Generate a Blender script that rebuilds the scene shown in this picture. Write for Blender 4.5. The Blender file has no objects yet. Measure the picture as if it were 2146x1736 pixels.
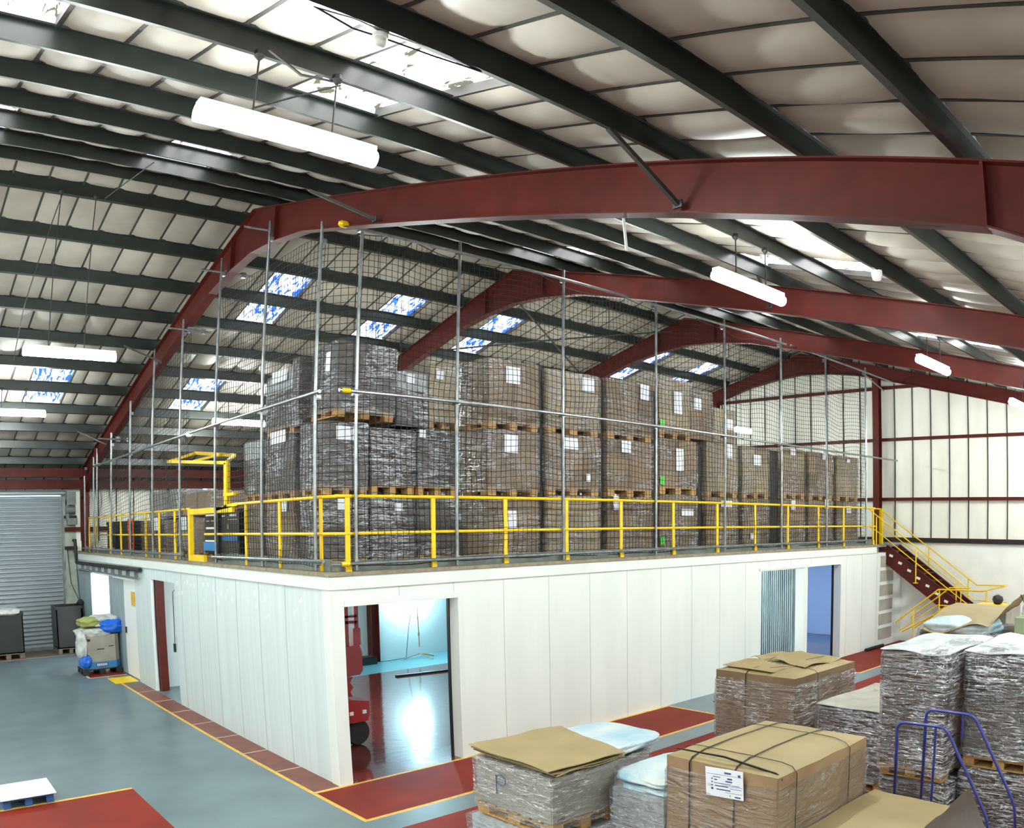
import bpy, math, random
from mathutils import Vector, Matrix, noise
from math import pi, sin, cos, tan, radians, sqrt, atan2
random.seed(7)
SC = bpy.context.scene
COL = SC.collection
# ------------------------------------------------------------ camera (wide lens, picture cropped off its optical centre)
F, YAW, PIT, ROLL, K3, CX, CY = 1740.24, .7128, -.0611, .0027, -.057, 278.2, 331.9
H = 3.6
def rotm(c):
    R = Matrix(((cos(YAW), -sin(YAW), 0), (sin(YAW), cos(YAW), 0), (0, 0, 1)))
    P = Matrix(((cos(PIT), 0, -sin(PIT)), (0, 1, 0), (sin(PIT), 0, cos(PIT))))
    O = Matrix(((1, 0, 0), (0, cos(ROLL), -sin(ROLL)), (0, sin(ROLL), cos(ROLL))))
    return (R @ P @ O).col[c]
cam_d = bpy.data.cameras.new('camera'); cam = bpy.data.objects.new('camera', cam_d); COL.objects.link(cam)
fw, lf, up = rotm(0), rotm(1), rotm(2)
cam.matrix_world = Matrix(((-lf[0], up[0], -fw[0], 0), (-lf[1], up[1], -fw[1], 0), (-lf[2], up[2], -fw[2], H), (0, 0, 0, 1)))
cam_d.type = 'PANO'; cam_d.panorama_type = 'FISHEYE_LENS_POLYNOMIAL'
cam_d.sensor_width = 36; cam_d.fisheye_fov = pi
_a = 2146 / 36 / F
cam_d.fisheye_polynomial_k0 = 0; cam_d.fisheye_polynomial_k1 = -_a; cam_d.fisheye_polynomial_k2 = 0
cam_d.fisheye_polynomial_k3 = -K3 * _a ** 3; cam_d.fisheye_polynomial_k4 = 0
cam_d.shift_x = -CX / 2146; cam_d.shift_y = CY / 1736
cam_d.clip_start = .05; cam_d.clip_end = 200
SC.camera = cam
# ------------------------------------------------------------ world, exposure
W = bpy.data.worlds.new('sky'); SC.world = W; W.use_nodes = True
bg = W.node_tree.nodes['Background']; bg.inputs[0].default_value = (.75, .88, 1, 1); bg.inputs[1].default_value = 1.0
vs = SC.view_settings
vs.view_transform = 'Standard'; vs.look = 'None'; vs.gamma = 1; vs.use_curve_mapping = False; vs.exposure = 1.8
try:
    SC.cycles.max_bounces = 8; SC.cycles.diffuse_bounces = 4; SC.cycles.glossy_bounces = 3
    SC.cycles.transparent_max_bounces = 16; SC.cycles.sample_clamp_indirect = 4; SC.cycles.use_denoising = True
    SC.cycles.caustics_reflective = False; SC.cycles.caustics_refractive = False
except Exception: pass
TUBE_E = 60; SKY_E = 3.2

# ------------------------------------------------------------ helpers
def srgb(r, g, b):
    f = lambda c: ((c / 255 + .055) / 1.055) ** 2.4 if c > 10 else c / 255 / 12.92
    return (f(r), f(g), f(b), 1)
M = {}
def mat(name, col, rough=.5, metal=0, col2=None, scale=5, amt=1, bump=0, bscale=30, spec=.5, stretch=(1, 1, 1), coat=0, emit=None, estr=0, trans=0, rand=0):
    m = bpy.data.materials.new(name); m.use_nodes = True; nt = m.node_tree; N = nt.nodes; L = nt.links
    b = N['Principled BSDF']; b.inputs['Base Color'].default_value = col
    b.inputs['Roughness'].default_value = rough; b.inputs['Metallic'].default_value = metal
    b.inputs['Specular IOR Level'].default_value = spec; b.inputs['Coat Weight'].default_value = coat
    tc = N.new('ShaderNodeTexCoord'); mp = N.new('ShaderNodeMapping'); mp.inputs['Scale'].default_value = stretch
    L.new(tc.outputs['Object'], mp.inputs[0])
    last = None
    if col2:
        n = N.new('ShaderNodeTexNoise'); n.inputs['Scale'].default_value = scale; n.inputs['Detail'].default_value = 5
        L.new(mp.outputs[0], n.inputs['Vector'])
        r = N.new('ShaderNodeMapRange'); r.inputs[1].default_value = .35; r.inputs[2].default_value = .68; L.new(n.outputs[0], r.inputs[0])
        r.inputs[4].default_value = amt
        x = N.new('ShaderNodeMix'); x.data_type = 'RGBA'; x.inputs[6].default_value = col; x.inputs[7].default_value = col2
        L.new(r.outputs[0], x.inputs[0]); last = x.outputs[2]
    if rand:
        oi = N.new('ShaderNodeObjectInfo'); hs = N.new('ShaderNodeHueSaturation')
        rr = N.new('ShaderNodeMapRange'); rr.inputs[3].default_value = 1 - rand; rr.inputs[4].default_value = 1 + rand
        L.new(oi.outputs['Random'], rr.inputs[0]); L.new(rr.outputs[0], hs.inputs['Value'])
        if last: L.new(last, hs.inputs['Color'])
        else: hs.inputs['Color'].default_value = col
        last = hs.outputs[0]
    if last: L.new(last, b.inputs['Base Color'])
    if bump:
        n = N.new('ShaderNodeTexNoise'); n.inputs['Scale'].default_value = bscale; n.inputs['Detail'].default_value = 4
        L.new(mp.outputs[0], n.inputs['Vector'])
        bp = N.new('ShaderNodeBump'); bp.inputs['Strength'].default_value = bump; bp.inputs['Distance'].default_value = .02
        L.new(n.outputs[0], bp.inputs['Height']); L.new(bp.outputs[0], b.inputs['Normal'])
    if emit: b.inputs['Emission Color'].default_value = emit; b.inputs['Emission Strength'].default_value = estr
    M[name] = m
    return m
class MB:
    def __init__(s): s.v = []; s.f = []; s.mi = []; s.smooth = False
    def add(s, vs, fs, mi=0):
        o = len(s.v); s.v += [tuple(p) for p in vs]; s.f += [tuple(i + o for i in f) for f in fs]; s.mi += [mi] * len(fs); return s
    def box(s, x0, x1, y0, y1, z0, z1, mi=0):
        return s.add([(x, y, z) for x in (x0, x1) for y in (y0, y1) for z in (z0, z1)],
                     [(0, 1, 3, 2), (4, 6, 7, 5), (0, 4, 5, 1), (2, 3, 7, 6), (0, 2, 6, 4), (1, 5, 7, 3)], mi)
    def obox(s, c, sx, sy, sz, R=None, mi=0):
        R = R or Matrix.Identity(3)
        return s.add([Vector(c) + R @ Vector((x * sx / 2, y * sy / 2, z * sz / 2)) for x in (-1, 1) for y in (-1, 1) for z in (-1, 1)],
                     [(0, 1, 3, 2), (4, 6, 7, 5), (0, 4, 5, 1), (2, 3, 7, 6), (0, 2, 6, 4), (1, 5, 7, 3)], mi)
    def bar(s, p, q, w, h=None, upv=(0, 0, 1), mi=0):
        p, q = Vector(p), Vector(q); d = (q - p); L = d.length; d.normalize(); h = h or w
        u = Vector(upv); sd = d.cross(u)
        if sd.length < 1e-4: sd = d.cross(Vector((1, 0, 0)))
        sd.normalize(); u = sd.cross(d)
        vs = [a + sd * x * w / 2 + u * z * h / 2 for a in (p, q) for x in (-1, 1) for z in (-1, 1)]
        return s.add(vs, [(0, 1, 3, 2), (4, 6, 7, 5), (0, 4, 5, 1), (2, 3, 7, 6), (0, 2, 6, 4), (1, 5, 7, 3)], mi)
    def tube(s, pts, r, n=8, mi=0, cap=True):
        pts = [Vector(p) for p in pts]; rings = []
        prev = None
        for i, p in enumerate(pts):
            d = (pts[min(i + 1, len(pts) - 1)] - pts[max(i - 1, 0)]).normalized()
            a = prev or (Vector((0, 0, 1)) if abs(d.z) < .9 else Vector((1, 0, 0)))
            sd = (a - d * a.dot(d)).normalized(); prev = sd; u = d.cross(sd)
            rr = r[i] if isinstance(r, (list, tuple)) else r
            rings.append([p + (sd * cos(2 * pi * k / n) + u * sin(2 * pi * k / n)) * rr for k in range(n)])
        vs = [v for g in rings for v in g]; fs = []
        for i in range(len(pts) - 1):
            for k in range(n): fs.append((i * n + k, i * n + (k + 1) % n, (i + 1) * n + (k + 1) % n, (i + 1) * n + k))
        if cap: fs += [tuple(reversed(range(n))), tuple((len(pts) - 1) * n + k for k in range(n))]
        return s.add(vs, fs, mi)
    def prism(s, poly, a, b, axis='x', mi=0):
        def P(u, v, w): return {'x': (w, u, v), 'y': (u, w, v), 'z': (u, v, w)}[axis]
        n = len(poly); vs = [P(u, v, a) for u, v in poly] + [P(u, v, b) for u, v in poly]
        fs = [tuple(range(n)), tuple(reversed(range(n, 2 * n)))] + [(i, i + n, (i + 1) % n + n, (i + 1) % n) for i in range(n)]
        return s.add(vs, fs, mi)
    def grid(s, fn, nu, nv, mi=0):
        vs = [fn(i / nu, j / nv) for i in range(nu + 1) for j in range(nv + 1)]
        return s.add(vs, [(i * (nv + 1) + j, (i + 1) * (nv + 1) + j, (i + 1) * (nv + 1) + j + 1, i * (nv + 1) + j + 1) for i in range(nu) for j in range(nv)], mi)
    def lathe(s, prof, c=(0, 0, 0), n=16, axis='z', mi=0):
        vs = []
        for r, h in prof:
            for k in range(n):
                a = 2 * pi * k / n; u, v = r * cos(a), r * sin(a)
                p = {'z': (u, v, h), 'x': (h, u, v), 'y': (u, h, v)}[axis]; vs.append((p[0] + c[0], p[1] + c[1], p[2] + c[2]))
        fs = [(i * n + k, i * n + (k + 1) % n, (i + 1) * n + (k + 1) % n, (i + 1) * n + k) for i in range(len(prof) - 1) for k in range(n)]
        fs += [tuple(reversed(range(n))), tuple((len(prof) - 1) * n + k for k in range(n))]
        return s.add(vs, fs, mi)
    def mesh(s, name, mats, off=(0, 0, 0)):
        me = bpy.data.meshes.new(name)
        me.from_pydata([(x - off[0], y - off[1], z - off[2]) for x, y, z in s.v], [], s.f)
        for m in (mats if isinstance(mats, (list, tuple)) else [mats]): me.materials.append(M[m] if isinstance(m, str) else m)
        if len(me.materials) > 1: me.polygons.foreach_set('material_index', s.mi)
        if s.smooth: me.polygons.foreach_set('use_smooth', [True] * len(s.f))
        me.update(); return me
    def build(s, name, mats, parent=None, loc=None, fix=True):
        if parent is None and loc is None:
            xs = [p[0] for p in s.v]; ys = [p[1] for p in s.v]; zs = [p[2] for p in s.v]
            loc = ((min(xs) + max(xs)) / 2, (min(ys) + max(ys)) / 2, min(zs))
        off = loc if loc else (0, 0, 0)
        if parent is not None and loc is None: off = wloc(parent)
        me = s.mesh(name, mats, off)
        if fix:
            import bmesh
            bm = bmesh.new(); bm.from_mesh(me); bmesh.ops.recalc_face_normals(bm, faces=bm.faces); bm.to_mesh(me); bm.free()
        o = bpy.data.objects.new(name, me); COL.objects.link(o)
        if parent is not None:
            o.parent = parent
            if loc: o.location = Vector(loc) - Vector(wloc(parent))
        elif loc: o.location = loc
        return o
def wloc(o):
    l = Vector(o.location)
    while o.parent: o = o.parent; l += Vector(o.location)
    return tuple(l)
def tag(o, label=None, cat=None, group=None, kind=None):
    if label: o['label'] = label
    if cat: o['category'] = cat
    if group: o['group'] = group
    if kind: o['kind'] = kind
    return o
def thing(name, loc, label, cat, group=None):
    o = bpy.data.objects.new(name, None); COL.objects.link(o); o.location = loc; o.empty_display_size = .2
    return tag(o, label, cat, group)
def struct(name, mb, mats, **k):
    o = mb.build(name, mats, **k); o['kind'] = 'structure'; return o
ORD = ['first', 'second', 'third', 'fourth', 'fifth', 'sixth', 'seventh', 'eighth', 'ninth', 'tenth', 'eleventh', 'twelfth', 'thirteenth', 'fourteenth', 'fifteenth', 'sixteenth', 'seventeenth', 'eighteenth']

# ------------------------------------------------------------ materials
mat('liner', srgb(168, 162, 152), .5, col2=srgb(152, 146, 136), scale=1.5, bump=.1, bscale=6)
mat('batten', srgb(52, 52, 50), .6)
mat('purlin_green', srgb(28, 33, 30), .36, col2=srgb(36, 42, 38), scale=4)
mat('red_steel', srgb(86, 30, 25), .5, col2=srgb(68, 25, 21), scale=3, amt=.7, spec=.2)
mat('white_panel', srgb(232, 238, 234), .35, col2=srgb(224, 231, 228), scale=2, stretch=(1, 1, .2))
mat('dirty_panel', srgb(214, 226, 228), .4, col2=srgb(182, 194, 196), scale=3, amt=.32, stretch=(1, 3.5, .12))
mat('seam', srgb(150, 160, 158), .6)
mat('dark_rubber', srgb(24, 25, 26), .6)
mat('cladding', srgb(240, 240, 230), .5, col2=srgb(222, 222, 210), scale=2, amt=.6, stretch=(1, 1, .3))
mat('masonry', srgb(242, 244, 240), .6, col2=srgb(232, 235, 230), scale=1.5, bump=.15, bscale=20)
mat('old_wall', srgb(178, 184, 172), .7, col2=srgb(150, 156, 146), scale=3)
mat('deck_edge', srgb(150, 140, 118), .8, col2=srgb(120, 112, 96), scale=9)
mat('galv', srgb(150, 155, 158), .32, metal=.75, col2=srgb(120, 124, 126), scale=8)
mat('galv_dull', srgb(130, 138, 136), .5, metal=.3, col2=srgb(108, 116, 114), scale=5)
mat('yellow', srgb(240, 206, 10), .4, col2=srgb(226, 170, 14), scale=7, amt=.6)
mat('cord', srgb(14, 14, 13), .8)
mat('wood', srgb(196, 158, 100), .7, col2=srgb(150, 112, 64), scale=4, stretch=(1, 6, 6))
mat('wood_grey', srgb(120, 112, 100), .8, col2=srgb(84, 78, 70), scale=5)
mat('card', srgb(140, 116, 86), .65, col2=srgb(126, 100, 72), scale=3, rand=.32)
mat('card_dark', srgb(60, 44, 33), .6, col2=srgb(44, 32, 24), scale=3, rand=.5)
mat('card_pale', srgb(172, 154, 120), .65, col2=srgb(156, 136, 102), scale=3, rand=.25)
mat('card_tan', srgb(156, 138, 100), .6, col2=srgb(142, 127, 88), scale=2)
mat('card_black', srgb(40, 36, 34), .3, rand=.3)
mat('paper', srgb(228, 232, 240), .5)
mat('ink', srgb(60, 80, 120), .6)
mat('strap', srgb(20, 20, 20), .35)
mat('green_tape', srgb(60, 200, 40), .4)
mat('blue_steel', srgb(36, 48, 130), .3, coat=.4)
mat('white_plastic', srgb(236, 240, 240), .4)
mat('black_plastic', srgb(24, 26, 26), .45, col2=srgb(34, 36, 34), scale=3)
mat('blue_paint', srgb(50, 130, 190), .4)
mat('blue_dark', srgb(40, 90, 150), .5)
mat('grey_floor', srgb(104, 122, 128), .34, col2=srgb(90, 106, 112), scale=1.2, bump=.08, bscale=14)
mat('red_floor', srgb(126, 42, 30), .6, spec=.12, col2=srgb(112, 36, 26), scale=1.3, bump=.1, bscale=12)
mat('red_worn', srgb(122, 66, 54), .5, col2=srgb(100, 56, 48), scale=4, bump=.1, bscale=20)
mat('red_gloss', srgb(112, 44, 38), .13, col2=srgb(88, 40, 40), scale=2, bump=.22, bscale=5, coat=.5)
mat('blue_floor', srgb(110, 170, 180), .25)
mat('line_yellow', srgb(222, 184, 60), .5, col2=srgb(200, 150, 60), scale=9)
mat('line_cream', srgb(206, 186, 160), .6)
mat('brown_floor', srgb(112, 98, 90), .6, col2=srgb(96, 86, 80), scale=4)
mat('room_wall', srgb(190, 204, 206), .5)
mat('forklift_red', srgb(150, 14, 22), .3, coat=.5)
mat('film_white', srgb(206, 214, 216), .3, col2=srgb(160, 172, 176), scale=6, bump=.6, bscale=9)
mat('grey_card', srgb(170, 166, 156), .7, col2=srgb(150, 148, 138), scale=3)
mat('bag_blue', srgb(20, 100, 216), .25, bump=.9, bscale=8)
mat('bag_yellow', srgb(150, 156, 84), .5, bump=.7, bscale=8)
mat('bag_white', srgb(214, 216, 212), .3, col2=srgb(150, 156, 160), scale=5, bump=.8, bscale=9)
mat('bag_film', srgb(206, 216, 216), .3, col2=srgb(140, 184, 204), scale=1.3, bump=1, bscale=11, stretch=(1, 1.6, 1))
mat('shutter', srgb(150, 160, 166), .32, metal=.35)
mat('sheet_grey', srgb(160, 176, 182), .35, col2=srgb(130, 146, 156), scale=3, stretch=(1, 3, .2))
mat('black_strip', srgb(22, 18, 16), .6)
mat('wire', srgb(28, 28, 28), .5)
mat('orange', srgb(220, 90, 20), .5)
mat('green_card', srgb(150, 166, 130), .6)
mat('glass_dark', srgb(30, 36, 40), .1)
def emis(name, col, st):
    m = bpy.data.materials.new(name); m.use_nodes = True; nt = m.node_tree
    e = nt.nodes.new('ShaderNodeEmission'); e.inputs[0].default_value = col; e.inputs[1].default_value = st
    nt.links.new(e.outputs[0], nt.nodes['Material Output'].inputs[0]); M[name] = m; return m
emis('tube_light', (.925, 1, .96, 1), TUBE_E)
emis('work_light', (.55, .88, 1, 1), 150)
emis('store_light', (.35, .5, 1, 1), 60)
def skylight_mat(name, hi, lo, st, p0=.40, p1=.5):
    m = bpy.data.materials.new(name); m.use_nodes = True; nt = m.node_tree; N = nt.nodes; L = nt.links
    tc = N.new('ShaderNodeTexCoord'); mp = N.new('ShaderNodeMapping'); mp.inputs['Scale'].default_value = (6, 1.3, 1); L.new(tc.outputs['Object'], mp.inputs[0])
    n = N.new('ShaderNodeTexNoise'); n.inputs['Scale'].default_value = 2.2; n.inputs['Detail'].default_value = 4; n.inputs['Distortion'].default_value = 1.0
    L.new(mp.outputs[0], n.inputs['Vector'])
    r = N.new('ShaderNodeValToRGB'); r.color_ramp.elements[0].position = p0; r.color_ramp.elements[0].color = lo
    r.color_ramp.elements[1].position = p1; r.color_ramp.elements[1].color = hi; L.new(n.outputs[0], r.inputs[0])
    e = N.new('ShaderNodeEmission'); e.inputs[1].default_value = st; L.new(r.outputs[0], e.inputs[0]); L.new(e.outputs[0], N['Material Output'].inputs[0]); M[name] = m
skylight_mat('daylight_sheet', (1, 1, 1, 1), (.03, .03, .02, 1), SKY_E)
skylight_mat('daylight_sheet_blue', (.95, 1, 1, 1), (.02, .08, .42, 1), SKY_E * .36, .45, .51)
def film_mat(name, lo, hi, tint, gloss=.5, rough=.14, streak=.8, sc=(2.0, 2.0, 14)):
    m = bpy.data.materials.new(name); m.use_nodes = True; nt = m.node_tree; N = nt.nodes; L = nt.links
    def math_(op, a, b=None, clamp=False):
        n = N.new('ShaderNodeMath'); n.operation = op; n.use_clamp = clamp
        for i, v in enumerate((a, b)):
            if v is None: continue
            if isinstance(v, (int, float)): n.inputs[i].default_value = v
            else: L.new(v, n.inputs[i])
        return n.outputs[0]
    ge = N.new('ShaderNodeNewGeometry'); pos = ge.outputs['Position']
    def noi(sc, scale, det, dist, rot=(0, 0, 0)):
        mp = N.new('ShaderNodeMapping'); mp.inputs['Scale'].default_value = sc; mp.inputs['Rotation'].default_value = rot; L.new(pos, mp.inputs[0])
        n = N.new('ShaderNodeTexNoise'); n.inputs['Scale'].default_value = scale; n.inputs['Detail'].default_value = det; n.inputs['Distortion'].default_value = dist; L.new(mp.outputs[0], n.inputs['Vector']); return n.outputs[0]
    na = noi(sc, 1.4, 4, .8, (.06, .05, 0)); nb = noi((1, 1, 1), 1.5, 2, 0); nc = noi((1.5, 1.5, 17), 1.7, 3, .8, (.1, -.08, 0)); nd = noi((6, 6, 9), 1.6, 3, 1.2)
    mask = N.new('ShaderNodeMapRange'); mask.inputs[1].default_value = .42; mask.inputs[2].default_value = .60; L.new(nb, mask.inputs[0])
    ridge = math_('MULTIPLY', math_('SUBTRACT', 1, math_('MULTIPLY', math_('ABSOLUTE', math_('SUBTRACT', nc, .5)), 18), True), streak)
    ridge2 = math_('MULTIPLY', math_('SUBTRACT', 1, math_('MULTIPLY', math_('ABSOLUTE', math_('SUBTRACT', nd, .56)), 30), True), streak * .7)
    st = math_('MULTIPLY', math_('ADD', ridge, ridge2, True), math_('ADD', math_('MULTIPLY', mask.outputs[0], .75), .25))
    hz = N.new('ShaderNodeMapRange'); hz.inputs[1].default_value = .35; hz.inputs[2].default_value = .7; hz.inputs[3].default_value = lo; hz.inputs[4].default_value = hi; L.new(na, hz.inputs[0])
    al = math_('MAXIMUM', hz.outputs[0], st)
    bp = N.new('ShaderNodeBump'); bp.inputs['Strength'].default_value = 1; bp.inputs['Distance'].default_value = .09; L.new(math_('ADD', na, math_('MULTIPLY', nd, .5)), bp.inputs['Height'])
    tr = N.new('ShaderNodeBsdfTransparent'); df = N.new('ShaderNodeBsdfDiffuse'); df.inputs[0].default_value = tint; L.new(bp.outputs[0], df.inputs['Normal'])
    gl = N.new('ShaderNodeBsdfGlossy'); gl.inputs['Roughness'].default_value = rough; gl.inputs[0].default_value = (.95, .97, 1, 1); L.new(bp.outputs[0], gl.inputs['Normal'])
    m1 = N.new('ShaderNodeMixShader'); L.new(al, m1.inputs[0]); L.new(tr.outputs[0], m1.inputs[1]); L.new(df.outputs[0], m1.inputs[2])
    lw = N.new('ShaderNodeLayerWeight'); lw.inputs[0].default_value = .35; L.new(bp.outputs[0], lw.inputs['Normal'])
    mr = N.new('ShaderNodeMapRange'); mr.inputs[3].default_value = gloss * .16; mr.inputs[4].default_value = gloss; L.new(lw.outputs['Fresnel'], mr.inputs[0])
    m2 = N.new('ShaderNodeMixShader'); L.new(mr.outputs[0], m2.inputs[0]); L.new(m1.outputs[0], m2.inputs[1]); L.new(gl.outputs[0], m2.inputs[2])
    L.new(m2.outputs[0], N['Material Output'].inputs[0]); M[name] = m
film_mat('film', .0, .16, srgb(226, 226, 230), .42, .12, .8)
film_mat('film_heavy', .0, .20, srgb(222, 226, 234), .55, .11, 1.0)
film_mat('film_light', .0, .12, srgb(222, 220, 220), .34, .14, .72)
film_mat('film_clear', .0, .10, srgb(222, 220, 220), .38, .12, .3)
film_mat('film_black', .75, .95, srgb(24, 22, 22), .35)

# ------------------------------------------------------------ large structure
XA, XB, YA, YB = -3.6, 23.75, -.85, 27.6
RY = 13.5; ZR = 9.05; SL, SR = .272, .249; DEP = .21
def zl(y, off=0): return ZR + off - (SL * (y - RY) if y > RY else SR * (RY - y))
# floor painted in zones
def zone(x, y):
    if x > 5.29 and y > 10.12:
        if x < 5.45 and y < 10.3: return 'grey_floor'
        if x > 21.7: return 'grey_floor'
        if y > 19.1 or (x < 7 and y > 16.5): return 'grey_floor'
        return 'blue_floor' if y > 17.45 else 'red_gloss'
    if x < 2.84 and y < 11.94: return 'line_yellow' if y > 11.87 else 'red_floor'
    if 4.30 < x < 5.29 and 21.5 < y < 22.95: return 'line_cream' if (x < 4.36 or y < 21.57 or y > 22.88) else 'red_floor'
    if y > 26.0: return 'line_cream' if y < 26.06 else 'brown_floor' if x > 3.4 else 'red_worn'
    if 4.82 < x < 5.29 and y > 8.72:
        if x < 4.88 and y < 21.3: return 'line_yellow'
        if y > 19.6: return 'brown_floor' if y < 21.5 else 'grey_floor'
        if y > 10.12:
            t = (y - 10.1) / 1.26
            return 'line_cream' if (t - int(t)) < .03 else 'red_worn'
    if 8.66 < y < 10.12:
        if 4.82 < x < 12.4:
            return 'line_yellow' if (y < 8.73 or 10.06 < y or x > 12.34 or x < 4.88) else 'red_floor'
        if x > 17.9: return 'line_yellow' if y < 8.72 or x < 17.96 else 'red_floor'
    if y < 8.2 and 5.05 < x < 23.7: return 'red_floor'
    return 'grey_floor'
xs = sorted(set([XA, 7.0, 2.84, 3.4, 4.3, 4.36, 4.82, 4.88, 5.05, 5.29, 5.45, 12.34, 12.4, 17.9, 17.96, 21.7, XB]))
ys = [YA, 16.5, 8.2, 8.66, 8.72, 8.73, 10.06, 10.12, 10.3, 11.87, 11.94, 17.45, 19.1, 19.6, 21.3, 21.5, 21.57, 22.88, 22.95, 26.0, 26.06, YB]
for k in range(8): ys += [10.1 + 1.26 * k, 10.1 + 1.26 * k + .0378]
ys = sorted(set(ys))
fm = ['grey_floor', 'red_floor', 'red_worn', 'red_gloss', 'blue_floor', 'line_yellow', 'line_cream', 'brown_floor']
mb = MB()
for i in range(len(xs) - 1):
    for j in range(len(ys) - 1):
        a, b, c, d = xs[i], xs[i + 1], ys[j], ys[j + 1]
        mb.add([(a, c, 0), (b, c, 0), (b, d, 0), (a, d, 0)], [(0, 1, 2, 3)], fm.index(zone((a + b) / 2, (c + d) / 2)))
mb.box(XA, XB, YA, YB, -.2, -.02)
struct('floor', mb, fm, loc=(0, 0, 0), fix=False)
# roof liner: sagging panels between battens and purlins
PUR_R = [1.76 - 1.27, 1.76, 3.04, 4.31, 5.57, 6.82, 8.05, 9.27, 10.49, 11.7, 12.9]
PUR_L = [13.98 + 1.25 * k for k in range(11)]
SX0 = 1.43 - .5735 * 9; NS = int((XB - SX0) / .5735) + 1
SKY = []   # x0,x1,y0,y1
for x in (-.12, 2.95, 9.9, 15.95): SKY.append((x, x + .95, 4.31, 6.82))
for x in (.05, 2.95, 9.9, 15.95): SKY.append((x, x + .95, 9.27, 11.7))
for x in (-.2, 6.83, 9.76, 12.68, 18.55, 21.1): SKY.append((x, x + .92, 15.23, 17.73))
for x in (.1, 3.03, 6.88, 9.8): SKY.append((x, x + .95, 20.23, 22.73))
def in_sky(a, b, y): return any(b > s[0] + .02 and a < s[1] - .02 and s[2] < y < s[3] for s in SKY)
rows = [(-.85, PUR_R[0])] + [(PUR_R[i], PUR_R[i + 1]) for i in range(10)] + [(12.9, RY), (RY, 13.98)] + [(PUR_L[i], PUR_L[i + 1]) for i in range(10)] + [(26.48, 27.7)]
mb = MB(); mb.smooth = True; bt = MB()
for (y0, y1) in rows:
    ym = (y0 + y1) / 2
    xc = SX0; cells = []
    cuts = sorted(set([SX0 + .5735 * k for k in range(NS + 1)] + [s[0] for s in SKY if s[2] < ym < s[3]] + [s[1] for s in SKY if s[2] < ym < s[3]]))
    for a, b in zip(cuts, cuts[1:]):
        if b < XA: continue
        if in_sky(a, b, ym) or b - a < .02: continue
        s = random.uniform(.045, .10) * min(1, (b - a) / .57) * min(1, (y1 - y0) / 1.2)
        def fn(u, v, a=a, b=b, s=s):
            x = a + (b - a) * u; y = y0 + (y1 - y0) * v
            return (x, y, zl(y, DEP) - s * (4 * u * (1 - u)) ** .6 * (4 * v * (1 - v)) ** .6)
        mb.grid(fn, 5, 8)
    for k in range(NS):
        x = SX0 + .5735 * k
        if x < XA or in_sky(x - .03, x + .03, ym): continue
        bt.bar((x, y0, zl(y0 + 1e-4, DEP - .004)), (x, y1, zl(y1 - 1e-4, DEP - .004)), .035, .02)
struct('ceiling', mb, 'liner', loc=(0, 0, 0), fix=False)
struct('trim_1', bt, 'batten', loc=(0, 0, 0))
# corrugated daylight sheets in the roof
for i, (x0, x1, y0, y1) in enumerate(SKY):
    mb = MB(); mb.smooth = True
    mb.grid(lambda u, v: (x0 + (x1 - x0) * u, y0 + (y1 - y0) * v, zl(y0 + (y1 - y0) * v, DEP + .075) + .045 * sin(u * 2 * pi * 4.5)), 54, 2)
    o = struct('window_%d' % (i + 1), mb, 'daylight_sheet' if y0 < RY else 'daylight_sheet_blue', fix=False)
    r = MB()
    for a in (x0 - .015, x1 + .015): r.bar((a, y0, zl(y0 + .01, DEP + .05)), (a, y1, zl(y1 - .01, DEP + .05)), .03, .13)
    r.build('window_frame', 'batten', o)
# purlins (cold-rolled Z sections)
def purlin(y, lab):
    z = zl(y) ; t = -1 if y < RY else 1
    s = SR if y < RY else -SL
    mb = MB()
    # web with flanges as a Z profile, leaning with the slope
    w = .062; h = DEP
    prof = [(y, z), (y + w * t * .0 + w, z + s * w), (y + w, z + s * w + .012), (y + .012, z + .012), (y + .012, z + h - .012), (y - w + .012, z + h - .012 - s * w), (y - w, z + h - s * w), (y, z + h)]
    mb.prism(prof, XA + .05, 23.5, 'x')
    o = mb.build('purlin', 'purlin_green'); tag(o, lab, 'roof beam', 'roof purlins')
for i, y in enumerate(reversed(PUR_R)): purlin(y, 'dark green roof purlin, %s down from the ridge on the near slope' % ORD[i])
for i, y in enumerate(PUR_L): purlin(y, 'dark green roof purlin, %s down from the ridge on the far slope' % ORD[i])
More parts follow.
